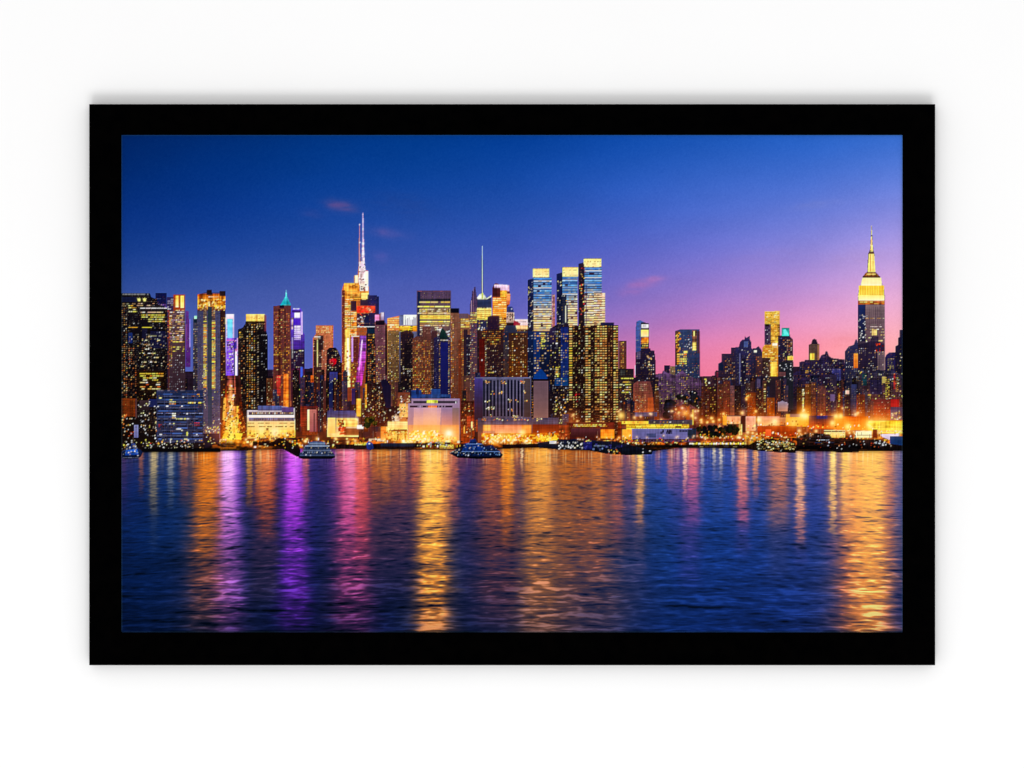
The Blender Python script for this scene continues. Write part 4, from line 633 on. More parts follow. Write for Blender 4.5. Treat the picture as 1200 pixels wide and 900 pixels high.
for k in range(95):
    x = 284 + 774 * R.rand(); y = np.interp(x, [284, 480, 640, 730, 860, 1058], [515, 513, 516, 508, 506, 500]) + 8 * R.rand()
    r = 1 + 1.6 * R.rand(); glow(x, y, r, (255, 226, 150), .8); glow(x, y, r * 3.2, (255, 130, 30), .22)
# pier buildings and sheds
tower('low quay building with a yellow lit canopy', (664, 495, 720), (110, 44, 30), (70, 24, 20), 516, 'building', .15)
rect(662, 494.6, 712, 496, (120, 60, 40), own=False); rows(672, 497, 712, 500, 1.6, 1.4, YEL + GOLD, .85, 3, .8); rect(669, 502, 704, 513, (96, 50, 60), (70, 26, 24), own=False, tex=.1); rect(704, 503, 720, 514, (226, 110, 30), (250, 130, 30), own=False, tex=.3); rect(655, 498, 668, 515, (130, 60, 30), own=True, tex=.3); speck(14, 655, 504, 664, 516, WARM, 1.2, 2.4); rows(683, 511.6, 694, 513.4, 2, 1.3, WHITE, .7, 2.6)
tower('long pier shed with a yellow lit roof edge', (724, 494, 816), (110, 50, 26), (84, 60, 90), 518, 'pier_shed', .2)
rect(724, 493.4, 760, 497, (250, 170, 60), own=False, tex=.4); rect(760, 492, 812, 498, (70, 64, 80), own=False, tex=.3); rows(734, 497, 808, 502, 2.2, 2, [(255, 236, 90), (255, 220, 70), (240, 200, 60)], .95, 5, .85); rect(740, 502.4, 813, 514.6, (100, 104, 156), (112, 104, 150), own=False, tex=.12); rect(729, 503, 741, 516, (250, 150, 50), (230, 120, 30), own=False, tex=.2); rect(724, 494, 729, 518, (110, 44, 20), own=False, tex=.4)
rows(774, 503.6, 788, 507.4, 2, 3, [(44, 44, 80)], .7, 2.2); rows(794, 504, 808, 507, 3, 1.8, [(44, 44, 90)], .8, 2.5); rect(758, 508, 769, 513, (60, 70, 110), own=False, a=.7); rect(811, 502, 816, 515, (34, 40, 60), own=False); speck(60, 726, 513, 812, 519, [(230, 60, 40), (255, 214, 90), (40, 20, 16)], 1, 2.2); speck(60, 724, 485, 812, 494, LAMP, 1, 2.4); glow(803, 484, 4, (255, 170, 60), .8); glow(800, 480, 9, (240, 70, 30), .45, 8); glow(728, 487, 5, (255, 226, 110), .9); rect(811.4, 480, 813, 498, (255, 170, 70), own=False)
for (x, y, r) in [(834, 490, 2), (848, 485, 1.6), (836, 494, 1.8), (811, 487, 2.2), (870, 484, 2.4), (875, 468, 1.5), (886, 482, 1.7), (822, 492, 1.6), (843, 492, 1.4), (829, 495, 1.6)]:
    glow(x, y, r, (255, 210, 120), .9); glow(x, y, r * 2.6, (255, 130, 40), .3)
for (x0, y0, x1, y1, lab, c0, c1) in [(847, 487, 868, 497, 'pale pink warehouse with orange end wall', (226, 150, 120), (240, 170, 120)), (874, 488, 886, 505, 'square pink warehouse wall', (220, 150, 140), (230, 150, 110)), (888, 488, 914, 499, 'long pink warehouse with bright lamps', (200, 130, 120), (240, 160, 100)), (914, 489, 922, 498, 'small tan shed between lamps', (170, 120, 100), (190, 110, 60)), (921, 485, 949, 500, 'orange floodlit shed', (240, 150, 60), (250, 130, 30)), (948, 487, 978, 503, 'dark roofed shed with amber front', (70, 44, 66), (220, 90, 20)), (978, 488, 1018, 504, 'amber shed under star bright lamps', (190, 80, 26), (240, 110, 20)), (1018, 493, 1058, 505, 'yellow floodlit yard wall', (255, 190, 40), (250, 160, 30)), (888, 499, 934, 512, 'rust red low pier building', (160, 60, 20), (140, 50, 16))]:
    item('warehouse', lab)
    rect(x0, y0, x1, y1, c0, c1, tex=.15)
    speck(int((x1 - x0) * .5), x0, y0 + (y1 - y0) * .5, x1, y1, LAMP + [(110, 44, 20)], 1, 2.2, .8)
cur = 0
rect(847, 487, 852, 498, (240, 140, 40), own=False, tex=.2); rect(852, 486.6, 868, 488, (120, 90, 80), own=False); rect(869.4, 487, 874, 507, (70, 26, 20), own=False); rect(866, 497, 870, 510, (255, 220, 130), own=False, a=.8, tex=.4); rect(926, 485, 938, 489, (120, 90, 96), own=False); rect(957, 487, 970, 491, (60, 50, 110), own=False, tex=.2); rect(897, 503, 904, 511, (240, 90, 50), own=False, a=.7)
for (x, y, r, a) in [(889.5, 492, 3, 1), (908, 494, 3.6, .9), (941, 487, 4.4, .95), (945, 488, 3, .8), (994, 500, 3.6, 1), (1020, 497.4, 5, 1), (980, 488, 3, .9), (985.6, 487.6, 3, .9), (976, 496, 3.4, .9), (930, 496, 5, .5), (1034, 499, 8, .8), (1052, 502, 6, .7)]:
    glow(x, y, r, (255, 226, 120), a); glow(x, y, r * 2.6, (255, 130, 20), .4 * a)
fill([(1017, 496), (1052, 493), (1058, 497), (1058, 504), (1030, 505)], (255, 200, 40), (255, 214, 60), a=.6, own=False, tex=.5)
item('white_shed_roofs', 'white roofed sheds lit from inside near the right edge')
rect(966, 504, 991, 513, (240, 200, 140), (250, 170, 80), tex=.2); rows(966, 505, 991, 508, 3, 1.4, [(60, 30, 20)], .9, 8); rect(1003, 505, 1022, 513.4, (255, 240, 190), (255, 226, 160), tex=.1); rect(1005, 509.4, 1022, 510.4, (130, 90, 60), own=False); rect(1032, 506, 1058, 508, (255, 220, 90), tex=.2); fill([(1032, 509), (1055, 508), (1055, 511), (1044, 516), (1034, 512)], (226, 210, 230), (190, 170, 200), tex=.05); rect(1023, 503, 1028.6, 513, (110, 40, 20), own=False, tex=.2)
item('container', 'blue container block at the right edge')
rect(1043, 511, 1058, 522, (34, 66, 116), (28, 56, 104), tex=.1)
item('waterside_trees', 'dark trees along the promenade')
for k in range(40):
    x = 818 + 46 * R.rand(); y = 500 + 10 * R.rand(); r = 2 + 2.6 * R.rand()
    b = [(18, 26, 14), (30, 34, 14), (20, 18, 24), (40, 34, 16)][R.randint(4)]
    fill([(x + r * (.75 + .45 * R.rand()) * math.cos(t * .7), y + r * (.75 + .4 * R.rand()) * math.sin(t * .7)) for t in range(9)], b, tex=.5)
speck(24, 816, 505, 866, 513, LAMP, .9, 1.8); rect(806, 503, 816, 515, (40, 50, 70), own=True, tex=.3)
item('tree_clump', 'olive lit trees beside the low hall')
for k in range(14):
    x = 428 + 12 * R.rand(); y = 490 + 10 * R.rand(); r = 2 + 2 * R.rand()
    fill([(x + r * math.cos(t * .8), y + r * math.sin(t * .8)) for t in range(8)], [(70, 66, 16), (50, 50, 20), (110, 90, 30)][R.randint(3)], tex=.5)
cur = 0
# promenade line of lamps, right
rect(808, 514, 872, 517, (130, 40, 26), own=False, a=.7, tex=.3)
for k in range(34):
    x = 808 + k * 1.95 + R.rand(); dot(x, 518.4 + R.rand(), 1.6, 2.2, c(LAMP[R.randint(4)]), clip=False)
rect(808, 521.6, 872, 523, (70, 56, 20), own=False, a=.8, tex=.4)
rect(872, 510, 892, 522, (240, 180, 80), own=False, a=.55, tex=.5); speck(60, 870, 509, 895, 522, LAMP, 1, 2.4, clip=False)

# ---- water -------------------------------------------------------------------------
water_id = item('water', 'dark rippled river with long coloured light reflections')
sh = np.interp(GX[0], [142, 240, 256, 282, 300, 360, 400, 470, 560, 640, 660, 720, 765, 800, 870, 940, 1000, 1058], [530, 530, 528.5, 528.5, 527, 526, 526.5, 527, 527, 524.5, 526.5, 529, 529, 524.5, 526, 529, 529, 528.5])
j0 = int((522 - PY0) * SS)
wx = GX[j0:]; wy = GY[j0:]
wm = wy > sh[None, :]
wtab = np.array([1.04, 1.04, 1.0, .92, .84], np.float32)[:, None, None] * np.array([
    [(36, 44, 100), (20, 44, 96), (40, 40, 100), (44, 40, 104), (48, 44, 106), (48, 62, 140), (50, 70, 156), (56, 70, 150), (70, 84, 168)],
    [(18, 34, 88), (10, 42, 96), (26, 34, 90), (30, 34, 92), (34, 38, 98), (30, 56, 128), (28, 66, 146), (40, 66, 148), (50, 70, 158)],
    [(10, 32, 82), (8, 38, 90), (16, 32, 82), (18, 32, 84), (22, 36, 90), (20, 48, 112), (18, 56, 128), (28, 58, 138), (34, 62, 146)],
    [(6, 26, 70), (6, 28, 74), (10, 26, 68), (10, 28, 72), (14, 30, 78), (14, 38, 98), (14, 46, 114), (22, 50, 124), (26, 52, 130)],
    [(4, 20, 58), (4, 22, 60), (8, 20, 54), (8, 20, 58), (8, 24, 66), (10, 30, 84), (10, 36, 96), (16, 40, 106), (18, 42, 110)]], np.float32) / 255
base = bilin(wtab, np.array([142, 220, 300, 400, 550, 690, 780, 930, 1058.]), np.array([528, 570, 620, 680, 741.]), GX[0], wy[:, 0]).astype(np.float32)
# ripples: wavelength grows towards the viewer
ylin = wy[:, 0]
lam = 1.5 + 3.1 * np.clip((ylin - 526) / 215., 0, 1) ** .85
v = np.cumsum(1. / (lam * SS)); v = np.repeat(v[:, None], W, 1).astype(np.float32)
Lx = (lam * 5.6)[:, None]
ux = (wx - 600) / Lx
warp = 1.2 * (vnoise(ux * .22 + 3, v * .30, 40) - .5) + .35 * (vnoise(ux * .9, v * .5, 46) - .5)
n1 = vnoise(ux, (v + warp) * 1.0, 41); n2 = vnoise(ux * 2.1 + 7, (v + warp) * 2.0, 42); n3 = vnoise(ux * .35, (v + warp) * .55, 43); n4 = vnoise(ux * 4.2, (v + warp) * 3.6, 44)
n5 = 1 - np.abs(2 * vnoise(ux * 1.1 + 5, (v + warp) * 1.15 + .25 * ux, 47) - 1)
n6 = vnoise(ux * 1.6 + 9, (v + .6 * warp) * 3.1, 48)
n7 = 1 - np.abs(2 * vnoise(ux * 1.3 + 2, (v + warp) * 1.9 - .3 * ux, 49) - 1)
far = np.clip((wy - 526) / 215., 0, 1)
n8 = vnoise(ux * .22 + 4, (v + .8 * warp) * .95 + .05 * ux, 52); n9 = 1 - np.abs(2 * vnoise(ux * .5 + 1, (v + warp) * .8, 53) - 1)
rip = (.45 * n8 + .30 * n9) * (.3 + .7 * far) + .12 * n1 + .24 * n2 + .10 * n3 + .18 * n4 + .26 * n5 + .22 * n6 + .24 * n7
rip = (rip - rip.mean()) / rip.std()
big = vnoise((wx - 600) / 190 + 2, v * .16, 45) - .5
far = np.clip((wy - 526) / 215., 0, 1)
# lateral wobble of the reflections
wob = (vnoise(ux * .8 + 11, (v + warp) * 1.05, 50) - .5) * (1.2 + 8 * far) + (vnoise(ux * 2 + 1, v * 2.3, 51) - .5) * (1 + 3.5 * far)
REF = [  # x, half width, end y, strength, colour at quay, colour far, widening
    (143, 5, 610, .45, (150, 80, 110), (70, 40, 100), .5), (153, 3, 570, .3, (120, 80, 90), (60, 40, 90), .3), (165, 2.6, 585, .75, (220, 130, 80), (120, 70, 60), .4), (180, 4, 612, .85, (240, 220, 150), (150, 130, 90), .5), (180, 3.6, 655, .3, (190, 170, 130), (110, 110, 120), .5), (190, 2, 560, .4, (230, 220, 200), (120, 100, 90), .3),
    (199.5, 3.4, 605, .75, (235, 225, 190), (110, 110, 120), .5), (215.5, 5, 596, .7, (215, 120, 70), (140, 70, 50), .4), (224, 3, 560, .5, (240, 180, 120), (120, 70, 60), .3),
    (243, 11.5, 668, 1.0, (236, 130, 20), (226, 128, 20), .35), (243, 15, 760, .85, (200, 110, 50), (150, 84, 60), .8), (232, 6, 620, .35, (200, 110, 20), (150, 80, 30), .5), (257, 4, 650, .6, (250, 150, 60), (220, 120, 90), .4),
    (267, 8.5, 650, 1.15, (255, 215, 255), (225, 130, 235), .3), (267, 12, 770, .95, (220, 130, 230), (150, 80, 170), .6), (277, 4.5, 650, .7, (130, 80, 220), (110, 60, 190), .6),
    (292, 3.4, 600, .85, (250, 180, 70), (190, 110, 40), .3), (303, 4, 600, .8, (250, 180, 80), (190, 90, 30), .4), (312, 8, 640, 1.0, (245, 150, 70), (190, 84, 44), .4), (318, 5, 600, .8, (240, 120, 60), (180, 70, 50), .4), (310, 13, 725, .45, (180, 80, 70), (110, 60, 70), .6),
    (343, 7, 640, 1.0, (235, 110, 255), (190, 60, 245), .6), (347, 4, 620, .7, (245, 150, 255), (180, 70, 230), .5), (345, 12, 765, .82, (205, 80, 245), (120, 40, 190), .5), (357.5, 4, 596, .8, (235, 140, 100), (170, 70, 90), .4), (331, 6, 620, .4, (150, 60, 120), (90, 40, 110), .4), (322, 18, 575, .4, (210, 100, 70), (110, 60, 90), .2), (366, 5, 580, .3, (110, 80, 150), (60, 50, 120), .4),
    (394, 8, 640, .5, (150, 80, 170), (90, 50, 140), .5), (398, 5, 575, .75, (240, 150, 110), (170, 80, 120), .3), (409, 8, 645, 1.0, (250, 150, 190), (230, 90, 190), .5), (412, 4, 625, .8, (255, 190, 230), (240, 110, 190), .5), (423.5, 7, 630, 1.0, (250, 130, 80), (230, 84, 84), .4), (413, 17, 785, .95, (210, 90, 130), (130, 54, 110), .4),
    (440, 6, 610, .8, (226, 130, 40), (150, 80, 50), .5), (452, 6, 600, .9, (250, 160, 50), (170, 96, 50), .5), (445, 4, 565, .8, (255, 190, 70), (200, 120, 50), .3), (463, 5, 590, .8, (240, 150, 60), (150, 80, 60), .4), (472, 4, 595, .75, (250, 170, 90), (160, 90, 70), .4), (456, 26, 690, .4, (180, 100, 60), (100, 60, 70), .5), (487, 6, 590, .85, (245, 130, 80), (190, 90, 70), .4),
    (505, 10, 672, 1.15, (255, 204, 110), (255, 180, 80), .5), (502, 4, 620, .8, (255, 230, 160), (255, 206, 110), .4), (507, 15, 790, 1.15, (250, 176, 70), (226, 140, 60), .35), (522, 6, 640, .9, (255, 170, 90), (240, 150, 80), .4), (531, 6, 625, .75, (240, 130, 80), (190, 100, 80), .5),
    (541, 5, 570, .5, (200, 90, 60), (110, 60, 90), .4), (549, 3, 560, .5, (200, 80, 90), (90, 50, 100), .3), (575, 9, 640, .75, (210, 120, 60), (150, 84, 66), .5), (593, 6, 650, 1.05, (255, 160, 30), (220, 120, 40), .5), (599, 4, 620, .9, (255, 190, 60), (220, 120, 40), .4), (585, 16, 740, .5, (190, 100, 60), (120, 60, 56), .4),
    (606, 4, 560, .7, (240, 140, 40), (150, 80, 70), .3), (611.5, 1.6, 562, .95, (255, 240, 190), (200, 140, 90), .3), (619, 4.5, 585, .95, (255, 170, 40), (210, 120, 50), .3), (633, 8, 655, 1.0, (255, 190, 70), (230, 150, 70), .6), (640, 5, 600, .95, (255, 210, 100), (240, 160, 70), .4), (634, 17, 785, 1.0, (226, 150, 70), (150, 100, 70), .5), (651, 4, 570, .6, (230, 140, 50), (170, 100, 50), .3),
    (664, 10, 690, .9, (190, 110, 26), (170, 106, 70), .5), (682, 10, 680, .85, (180, 96, 24), (160, 96, 66), .5), (700, 9, 690, .95, (214, 130, 50), (170, 100, 74), .4), (712, 6, 640, .55, (180, 90, 40), (140, 80, 80), .4), (723, 7, 650, .85, (230, 130, 60), (170, 90, 90), .5), (682, 44, 790, .72, (180, 96, 40), (122, 78, 66), .3), (585, 26, 760, .5, (190, 96, 50), (116, 60, 56), .3), (640, 30, 790, .55, (200, 120, 50), (130, 84, 64), .3), (455, 40, 720, .42, (180, 90, 60), (90, 50, 70), .3), (424, 8, 680, .8, (250, 110, 80), (210, 74, 84), .5),
    (737, 4, 580, .6, (240, 150, 70), (150, 90, 120), .4), (742, 3, 575, .85, (255, 190, 90), (190, 110, 80), .4), (750.5, 3.8, 626, 1.1, (255, 214, 110), (240, 160, 90), .5), (749, 6, 700, .5, (220, 140, 100), (130, 90, 110), .5), (733, 10, 660, .4, (150, 80, 110), (110, 70, 120), .4),
    (771, 3, 560, .6, (240, 140, 100), (150, 90, 140), .3), (786, 4, 580, .75, (250, 150, 100), (180, 100, 140), .4), (793, 4, 590, .6, (230, 120, 120), (150, 90, 150), .4), (803, 2.4, 590, 1.1, (255, 246, 200), (250, 150, 150), .4), (812, 6.5, 622, .95, (250, 130, 120), (210, 100, 160), .6), (808, 10, 700, .5, (180, 90, 140), (90, 60, 140), .4), (823, 2, 580, .7, (240, 230, 210), (120, 110, 160), .3), (798, 16, 640, .3, (160, 90, 140), (100, 70, 150), .4),
    (837, 1.8, 566, .8, (255, 240, 190), (130, 120, 170), .3), (845, 2, 570, .9, (255, 244, 200), (150, 140, 170), .3), (842, 6, 615, .35, (180, 160, 150), (90, 90, 150), .5), (859, 1.8, 560, .8, (255, 240, 200), (150, 120, 150), .3), (870.5, 6, 625, 1.05, (255, 170, 110), (230, 110, 120), .3), (871, 6, 660, .5, (220, 110, 130), (130, 80, 150), .4), (886, 3.4, 590, .95, (255, 170, 90), (190, 110, 110), .4), (902, 3, 560, .55, (240, 180, 150), (160, 110, 150), .3), (913, 11, 632, .85, (230, 140, 90), (200, 120, 90), .3), (917, 5, 600, .6, (240, 150, 100), (200, 120, 90), .4), (912, 10, 690, .4, (200, 130, 90), (120, 90, 110), .5),
    (938, 4.6, 650, 1.1, (255, 214, 150), (240, 150, 120), .4), (938, 7, 680, .4, (220, 150, 120), (130, 90, 140), .4), (960, 5, 575, .6, (230, 130, 120), (140, 90, 150), .3), (950, 20, 640, .25, (130, 90, 150), (90, 80, 150), .2), (976.5, 3.6, 640, 1.15, (255, 232, 130), (250, 190, 110), .5), (976, 6, 680, .5, (230, 150, 120), (150, 100, 140), .4),
    (992, 6, 650, 1.1, (255, 226, 110), (250, 170, 100), .4), (1012, 14, 790, 1.15, (255, 190, 90), (246, 160, 76), .5), (1024, 14, 790, 1.15, (255, 200, 100), (250, 164, 80), .35), (1017, 29, 790, 1.05, (255, 170, 90), (220, 120, 70), .1), (1042, 6, 680, .6, (240, 130, 90), (190, 90, 100), .4), (1000, 14, 760, .6, (240, 130, 80), (190, 90, 90), .3)]
acc = np.zeros_like(base)
tot = np.zeros(wy.shape, np.float32); wsum = np.zeros(wy.shape, np.float32); peak = np.zeros(wy.shape, np.float32)
rr = np.clip(.5 + .5 * rip, 0, 1.6)
for (x, hw, ye, st, ca, cb, wd) in REF:
    i0 = max(0, int((x - hw * 5 - 12 - PX0) * SS)); i1 = min(W, int((x + hw * 5 + 12 - PX0) * SS))
    if i1 <= i0:
        continue
    s = np.s_[:, i0:i1]
    t = np.clip((wy[s] - 526) / (ye - 526.), 0, 1.4)
    fade = np.clip(1 - t, 0, 1) ** .5 * np.clip((1.02 - t) * 6, 0, 1)
    hw2 = hw * (1 + wd * far[s])
    d = (wx[s] + wob[s] - x) / hw2
    prof = 1 / (1 + np.abs(d) ** 4.0)
    k = .18 + .58 * np.clip(far[s] * 1.25, 0, 1)          # ripple contrast grows near the viewer
    mod = np.clip((1 - k) + k * (.76 + .52 * rip[s]), 0, 1.4)
    sg = np.clip(st * fade * prof * mod, 0, 1.15)
    cc = c(ca) * (1 - np.clip(t * 1.3, 0, 1))[..., None] + c(cb) * np.clip(t * 1.3, 0, 1)[..., None]
    w2 = sg * sg
    acc[s] += cc * w2[..., None]; wsum[s] += w2
    tot[s] = 1 - (1 - tot[s]) * (1 - np.clip(sg, 0, .97))
    peak[s] = np.maximum(peak[s], sg)
acc = acc / np.maximum(wsum, 1e-4)[..., None]
ga = acc.mean(2, keepdims=True); wa = np.clip((acc[..., 0] - acc[..., 2]) * 3, 0, 1)[..., None]
acc = np.clip(ga + 1.07 * (acc - ga), 0, 1) * (1 - wa * (1 - np.array([1.02, .965, .92], np.float32)))
tot = .75 * tot + .25 * np.clip(peak, 0, 1)
acc = acc * np.clip(.80 + .26 * peak, .7, 1.1)[..., None]
cov = np.clip(tot, 0, 1)[..., None]
k = (.10 + .24 * far)
bs = base * np.clip(1 + k * (.55 * rip) + .5 * big * far, .25, 2.2)[..., None]
wat = bs * (1 - cov) + acc * cov
# glints and dark troughs
tr = np.clip(-(rip + 1.1), 0, 1) * (.10 + .26 * far)
wat = wat * (1 - .75 * tr[..., None])
gl = np.clip(rip - 1.1, 0, 1.2) * (.10 + .26 * far) * (.35 + cov[..., 0])
wat = wat + gl[..., None] * (acc * cov * .9 + c(110, 120, 180) * .3)
# short sharp streaks of the nearest lamps just below the quay
near = np.exp(-((wy - 528) / 13.) ** 2)
st1 = np.clip(vnoise(wx / 1.5, wy / 30., 60) * 1.6 - .95, 0, 1) * near
wat = 1 - (1 - np.clip(wat, 0, 1)) * (1 - .8 * st1[..., None] * np.clip(.25 + cov, 0, 1) * c(255, 220, 150))
dk = np.exp(-((wy - sh[None, :]) / 2.2) ** 2)
wat = wat * (1 - .35 * dk[..., None]) * (1 - .16 * far ** 1.6)[..., None]
w3 = wm[..., None]
INK[j0:] = np.where(w3, np.clip(wat, 0, 1), INK[j0:])
IDS[j0:] = np.where(wm, water_id, IDS[j0:])

# ---- piers, barges and boats -------------------------------------------------------
item('quay_edge', 'black quay edge under the blue office block')
fill([(166, 525), (258, 525), (258, 530), (166, 530)], (12, 10, 14), tex=.3)
item('quay_edge', 'dark quay edge between the two ferries')
fill([(393, 521), (530, 518.4), (530, 522), (470, 526), (393, 525.6)], (34, 18, 20), tex=.5)
item('quay_edge', 'dark quay edge below the hotel podium')
fill([(589, 521), (665, 519), (665, 524), (589, 525.6)], (26, 12, 16), tex=.3); item('quay_edge', 'dark promenade edge below the pier shed')
fill([(745, 521), (875, 521), (910, 524), (870, 525.6), (745, 524.6)], (22, 14, 12), tex=.4); rows(812, 523, 872, 525, 2, 1, [(130, 120, 90), (60, 60, 60)], .6, 5)
fill([(296, 517), (348, 517), (352, 528), (346, 524), (296, 522)], (40, 18, 20), own=False, tex=.4); speck(40, 300, 513, 350, 524, LAMP, 1, 2.4, clip=False)
rows(415, 518.6, 430, 522, 1.6, 1.4, [(255, 236, 130), (255, 200, 70)], .9, 4, clip=False); rect(446, 519, 486, 523.4, (26, 34, 56), own=True, tex=.3); rows(432, 514, 450, 517.6, 1.7, 1.4, [(255, 226, 190), (255, 170, 90)], .9, 5, clip=False); rows(515, 521, 532, 526, 1.7, 1.3, YEL, .9, 4, clip=False); speck(30, 488, 517, 530, 522, WHITE + LAMP, 1, 3, clip=False)
item('lit_pier', 'long pier crowded with small lights')
fill([(886, 517), (905, 514), (932, 520), (933, 531), (910, 530), (884, 528), (872, 525)], (30, 18, 14), tex=.5); rows(887, 516.6, 932, 528, 1.75, 1.1, [(255, 236, 180), (255, 210, 120), (60, 40, 24), (200, 150, 80)], .75, 2.2); speck(40, 886, 516, 932, 528, [(255, 244, 200), (255, 226, 150)], .9, 1.8); rows(878, 524, 932, 530, 3, 1.2, [(20, 12, 10)], .8, 6)
item('moored_ship', 'dark moored ship with a row of deck lights')
fill([(934, 512), (950, 507), (972, 509), (976, 514), (1030, 515), (1043, 520), (1058, 522), (1058, 528), (1040, 529), (1012, 526), (934, 527)], (54, 32, 30), (18, 12, 14), tex=.6); rows(937, 511, 1000, 524, 2.3, .8, [(96, 50, 34), (20, 12, 14), (70, 60, 66), (140, 70, 40)], .6, 7); rows(936, 522.5, 1012, 526, 1.6, 1.5, [(14, 10, 14)], .9, 20); rows(957, 515, 972, 517, 3, .9, WHITE, .85, 4); rows(955, 518.6, 978, 519.4, 3, .7, [(60, 80, 130)], .9, 6); speck(60, 936, 508, 1056, 524, [(250, 150, 90), (150, 60, 30), (200, 200, 220)], .8, 1.6); speck(26, 1024, 514, 1044, 522, WHITE, 1, 2)
item('barge', 'low dark barge lying off the quay')
fill([(976, 524.6), (990, 522.4), (1007, 526), (1007, 530), (984, 530.6), (975, 529)], (20, 14, 16), tex=.3); speck(5, 977, 520, 1000, 526, WHITE, .9, 1.6)
item('barge', 'long dark blue barge tapering out from the quay')
fill([(630, 519), (655, 515.6), (680, 514), (700, 516.4), (720, 517), (738, 521), (765, 529), (764, 532.6), (735, 533.6), (712, 532), (690, 528), (656, 527), (632, 525)], (20, 26, 56), (14, 18, 26), tex=.4); rect(644, 516.6, 652, 520, (240, 240, 230), own=False, a=.7, tex=.3); speck(46, 654, 517, 690, 526, WHITE, .9, 2.2); speck(20, 690, 520, 728, 526, [(120, 140, 190), (60, 60, 130)], 1, 3); speck(22, 712, 526, 726, 532, LAMP, .9, 1.6); rect(684, 517, 694, 527, (32, 34, 110), own=False, a=.8, tex=.3); rows(696, 522, 712, 524, 3, .8, [(150, 170, 220)], .7, 4); speck(4, 752, 524, 762, 530, WHITE, 1.2, 2.2); speck(6, 684, 513.6, 694, 517, [(220, 40, 120), (255, 230, 120)], 1, 2.4)
item('ferry', 'white and blue passenger ferry at the left edge')
fill([(142.4, 529), (146, 527), (148, 523), (153, 523), (153.6, 519.6), (158, 519.6), (160, 525), (164, 527), (167, 530), (165, 535), (161, 537.6), (146, 538), (142.4, 536.6)], (30, 52, 104), (18, 28, 60), tex=.3)
fill([(147, 527.6), (160, 526), (162, 532.6), (146, 534)], (44, 104, 200), (24, 62, 140), own=False, tex=.15); rows(144, 525, 164, 526, 2, .8, WHITE, .6, 3); rows(146, 530, 162, 531, 2, .7, [(16, 26, 60), (190, 210, 240)], .8, 2.2); speck(26, 143, 520, 166, 535, WHITE, .8, 1.7); rows(143, 536.2, 164, 537, 2, .7, [(170, 176, 196)], .8, 5)
item('gangway', 'dark gangway sloping down to the pale ferry')
fill([(326, 513.5), (332, 513.5), (352, 527), (352, 536), (347, 535), (318, 519)], (34, 16, 18), (18, 12, 16), tex=.4); speck(14, 326, 514, 350, 528, LAMP, .8, 1.8)
item('ferry', 'pale grey blue ferry with a rounded cabin')
fill([(350, 537), (351, 531), (355, 529), (356, 523.6), (361, 521), (362, 518), (371, 517), (380, 518), (382, 521.6), (386, 523.6), (387, 528.6), (391, 531), (393, 536), (388, 538.2), (356, 538.2)], (96, 114, 150), (40, 52, 84), tex=.2)
rect(362, 518.6, 381, 521, (150, 168, 196), own=False, tex=.1); rect(357, 522, 386, 523.2, (190, 204, 226), own=False, tex=.1)
win(357.5, 523.8, 386, 527.5, 2.1, 3, 1.4, 2.2, [(26, 36, 66), (60, 84, 130), (255, 236, 190)], .85, lo=.8); rect(355, 527.4, 388, 528.6, (170, 186, 214), own=False, tex=.1)
win(354, 529.2, 390, 533, 2.0, 3, 1.35, 2.4, [(36, 56, 100), (214, 226, 246), (255, 240, 200), (90, 130, 190)], .85, lo=.75); rect(351, 533, 392, 534, (120, 136, 170), own=False); rect(350, 534.2, 393, 538.3, (18, 22, 36), own=False, clip=True, tex=.2); speck(14, 354, 520, 390, 533, WHITE, .8, 1.6)
item('ferry', 'blue sightseeing boat with white deck lights')
fill([(526, 531), (534, 527), (541, 524), (544, 519.6), (550, 518.6), (551, 515), (557, 514.4), (559, 519), (566, 520.6), (568, 523), (577, 521.4), (580, 525), (585, 528), (589.4, 533), (587, 537), (560, 538), (536, 536.6)], (30, 58, 122), (14, 22, 50), tex=.3)
rect(546, 520, 566, 521, (120, 150, 210), own=False, clip=True); fill([(545, 521.6), (567, 523), (567, 529.4), (541, 528.4)], (28, 74, 160), own=False, tex=.2); win(546, 523, 567, 527, 2, 3, 1.3, 1.9, [(14, 26, 70), (90, 150, 230), (220, 232, 255)], .8, lo=.7)
rect(540, 528.6, 588, 529.6, (110, 140, 190), own=False, clip=True); win(537, 530, 588, 534, 1.9, 2.2, 1.2, 1.4, [(20, 34, 84), (236, 242, 255), (130, 180, 240), (40, 84, 170)], .8, lo=.7); speck(44, 530, 517, 588, 534, [(240, 244, 255), (170, 206, 245)], .7, 1.7); speck(26, 526, 520, 543, 531, [(250, 240, 220), (70, 60, 60)], .9, 2.2); rect(532, 535, 588, 538.2, (10, 14, 30), own=False, clip=True, tex=.2)
for s_ in (box(349, 516, 394, 539), box(525, 513, 590, 539)):
    nm = np.isin(IDS[s_], [i for i, it in enumerate(ITEMS) if it[0] == 'ferry'])
    INK[s_][nm] = INK[s_][nm] * np.array([.74, .76, .80], np.float32)
item('small_boat', 'small blue boat near the quay steps')
fill([(429, 520), (432, 517), (436, 519), (438, 525), (434, 528), (430, 526)], (40, 74, 150), (24, 36, 90), tex=.3); dot(431.5, 519, 2, 1.8, c(226, 232, 250)); dot(433.4, 511, 1.2, 6, c(190, 190, 220))

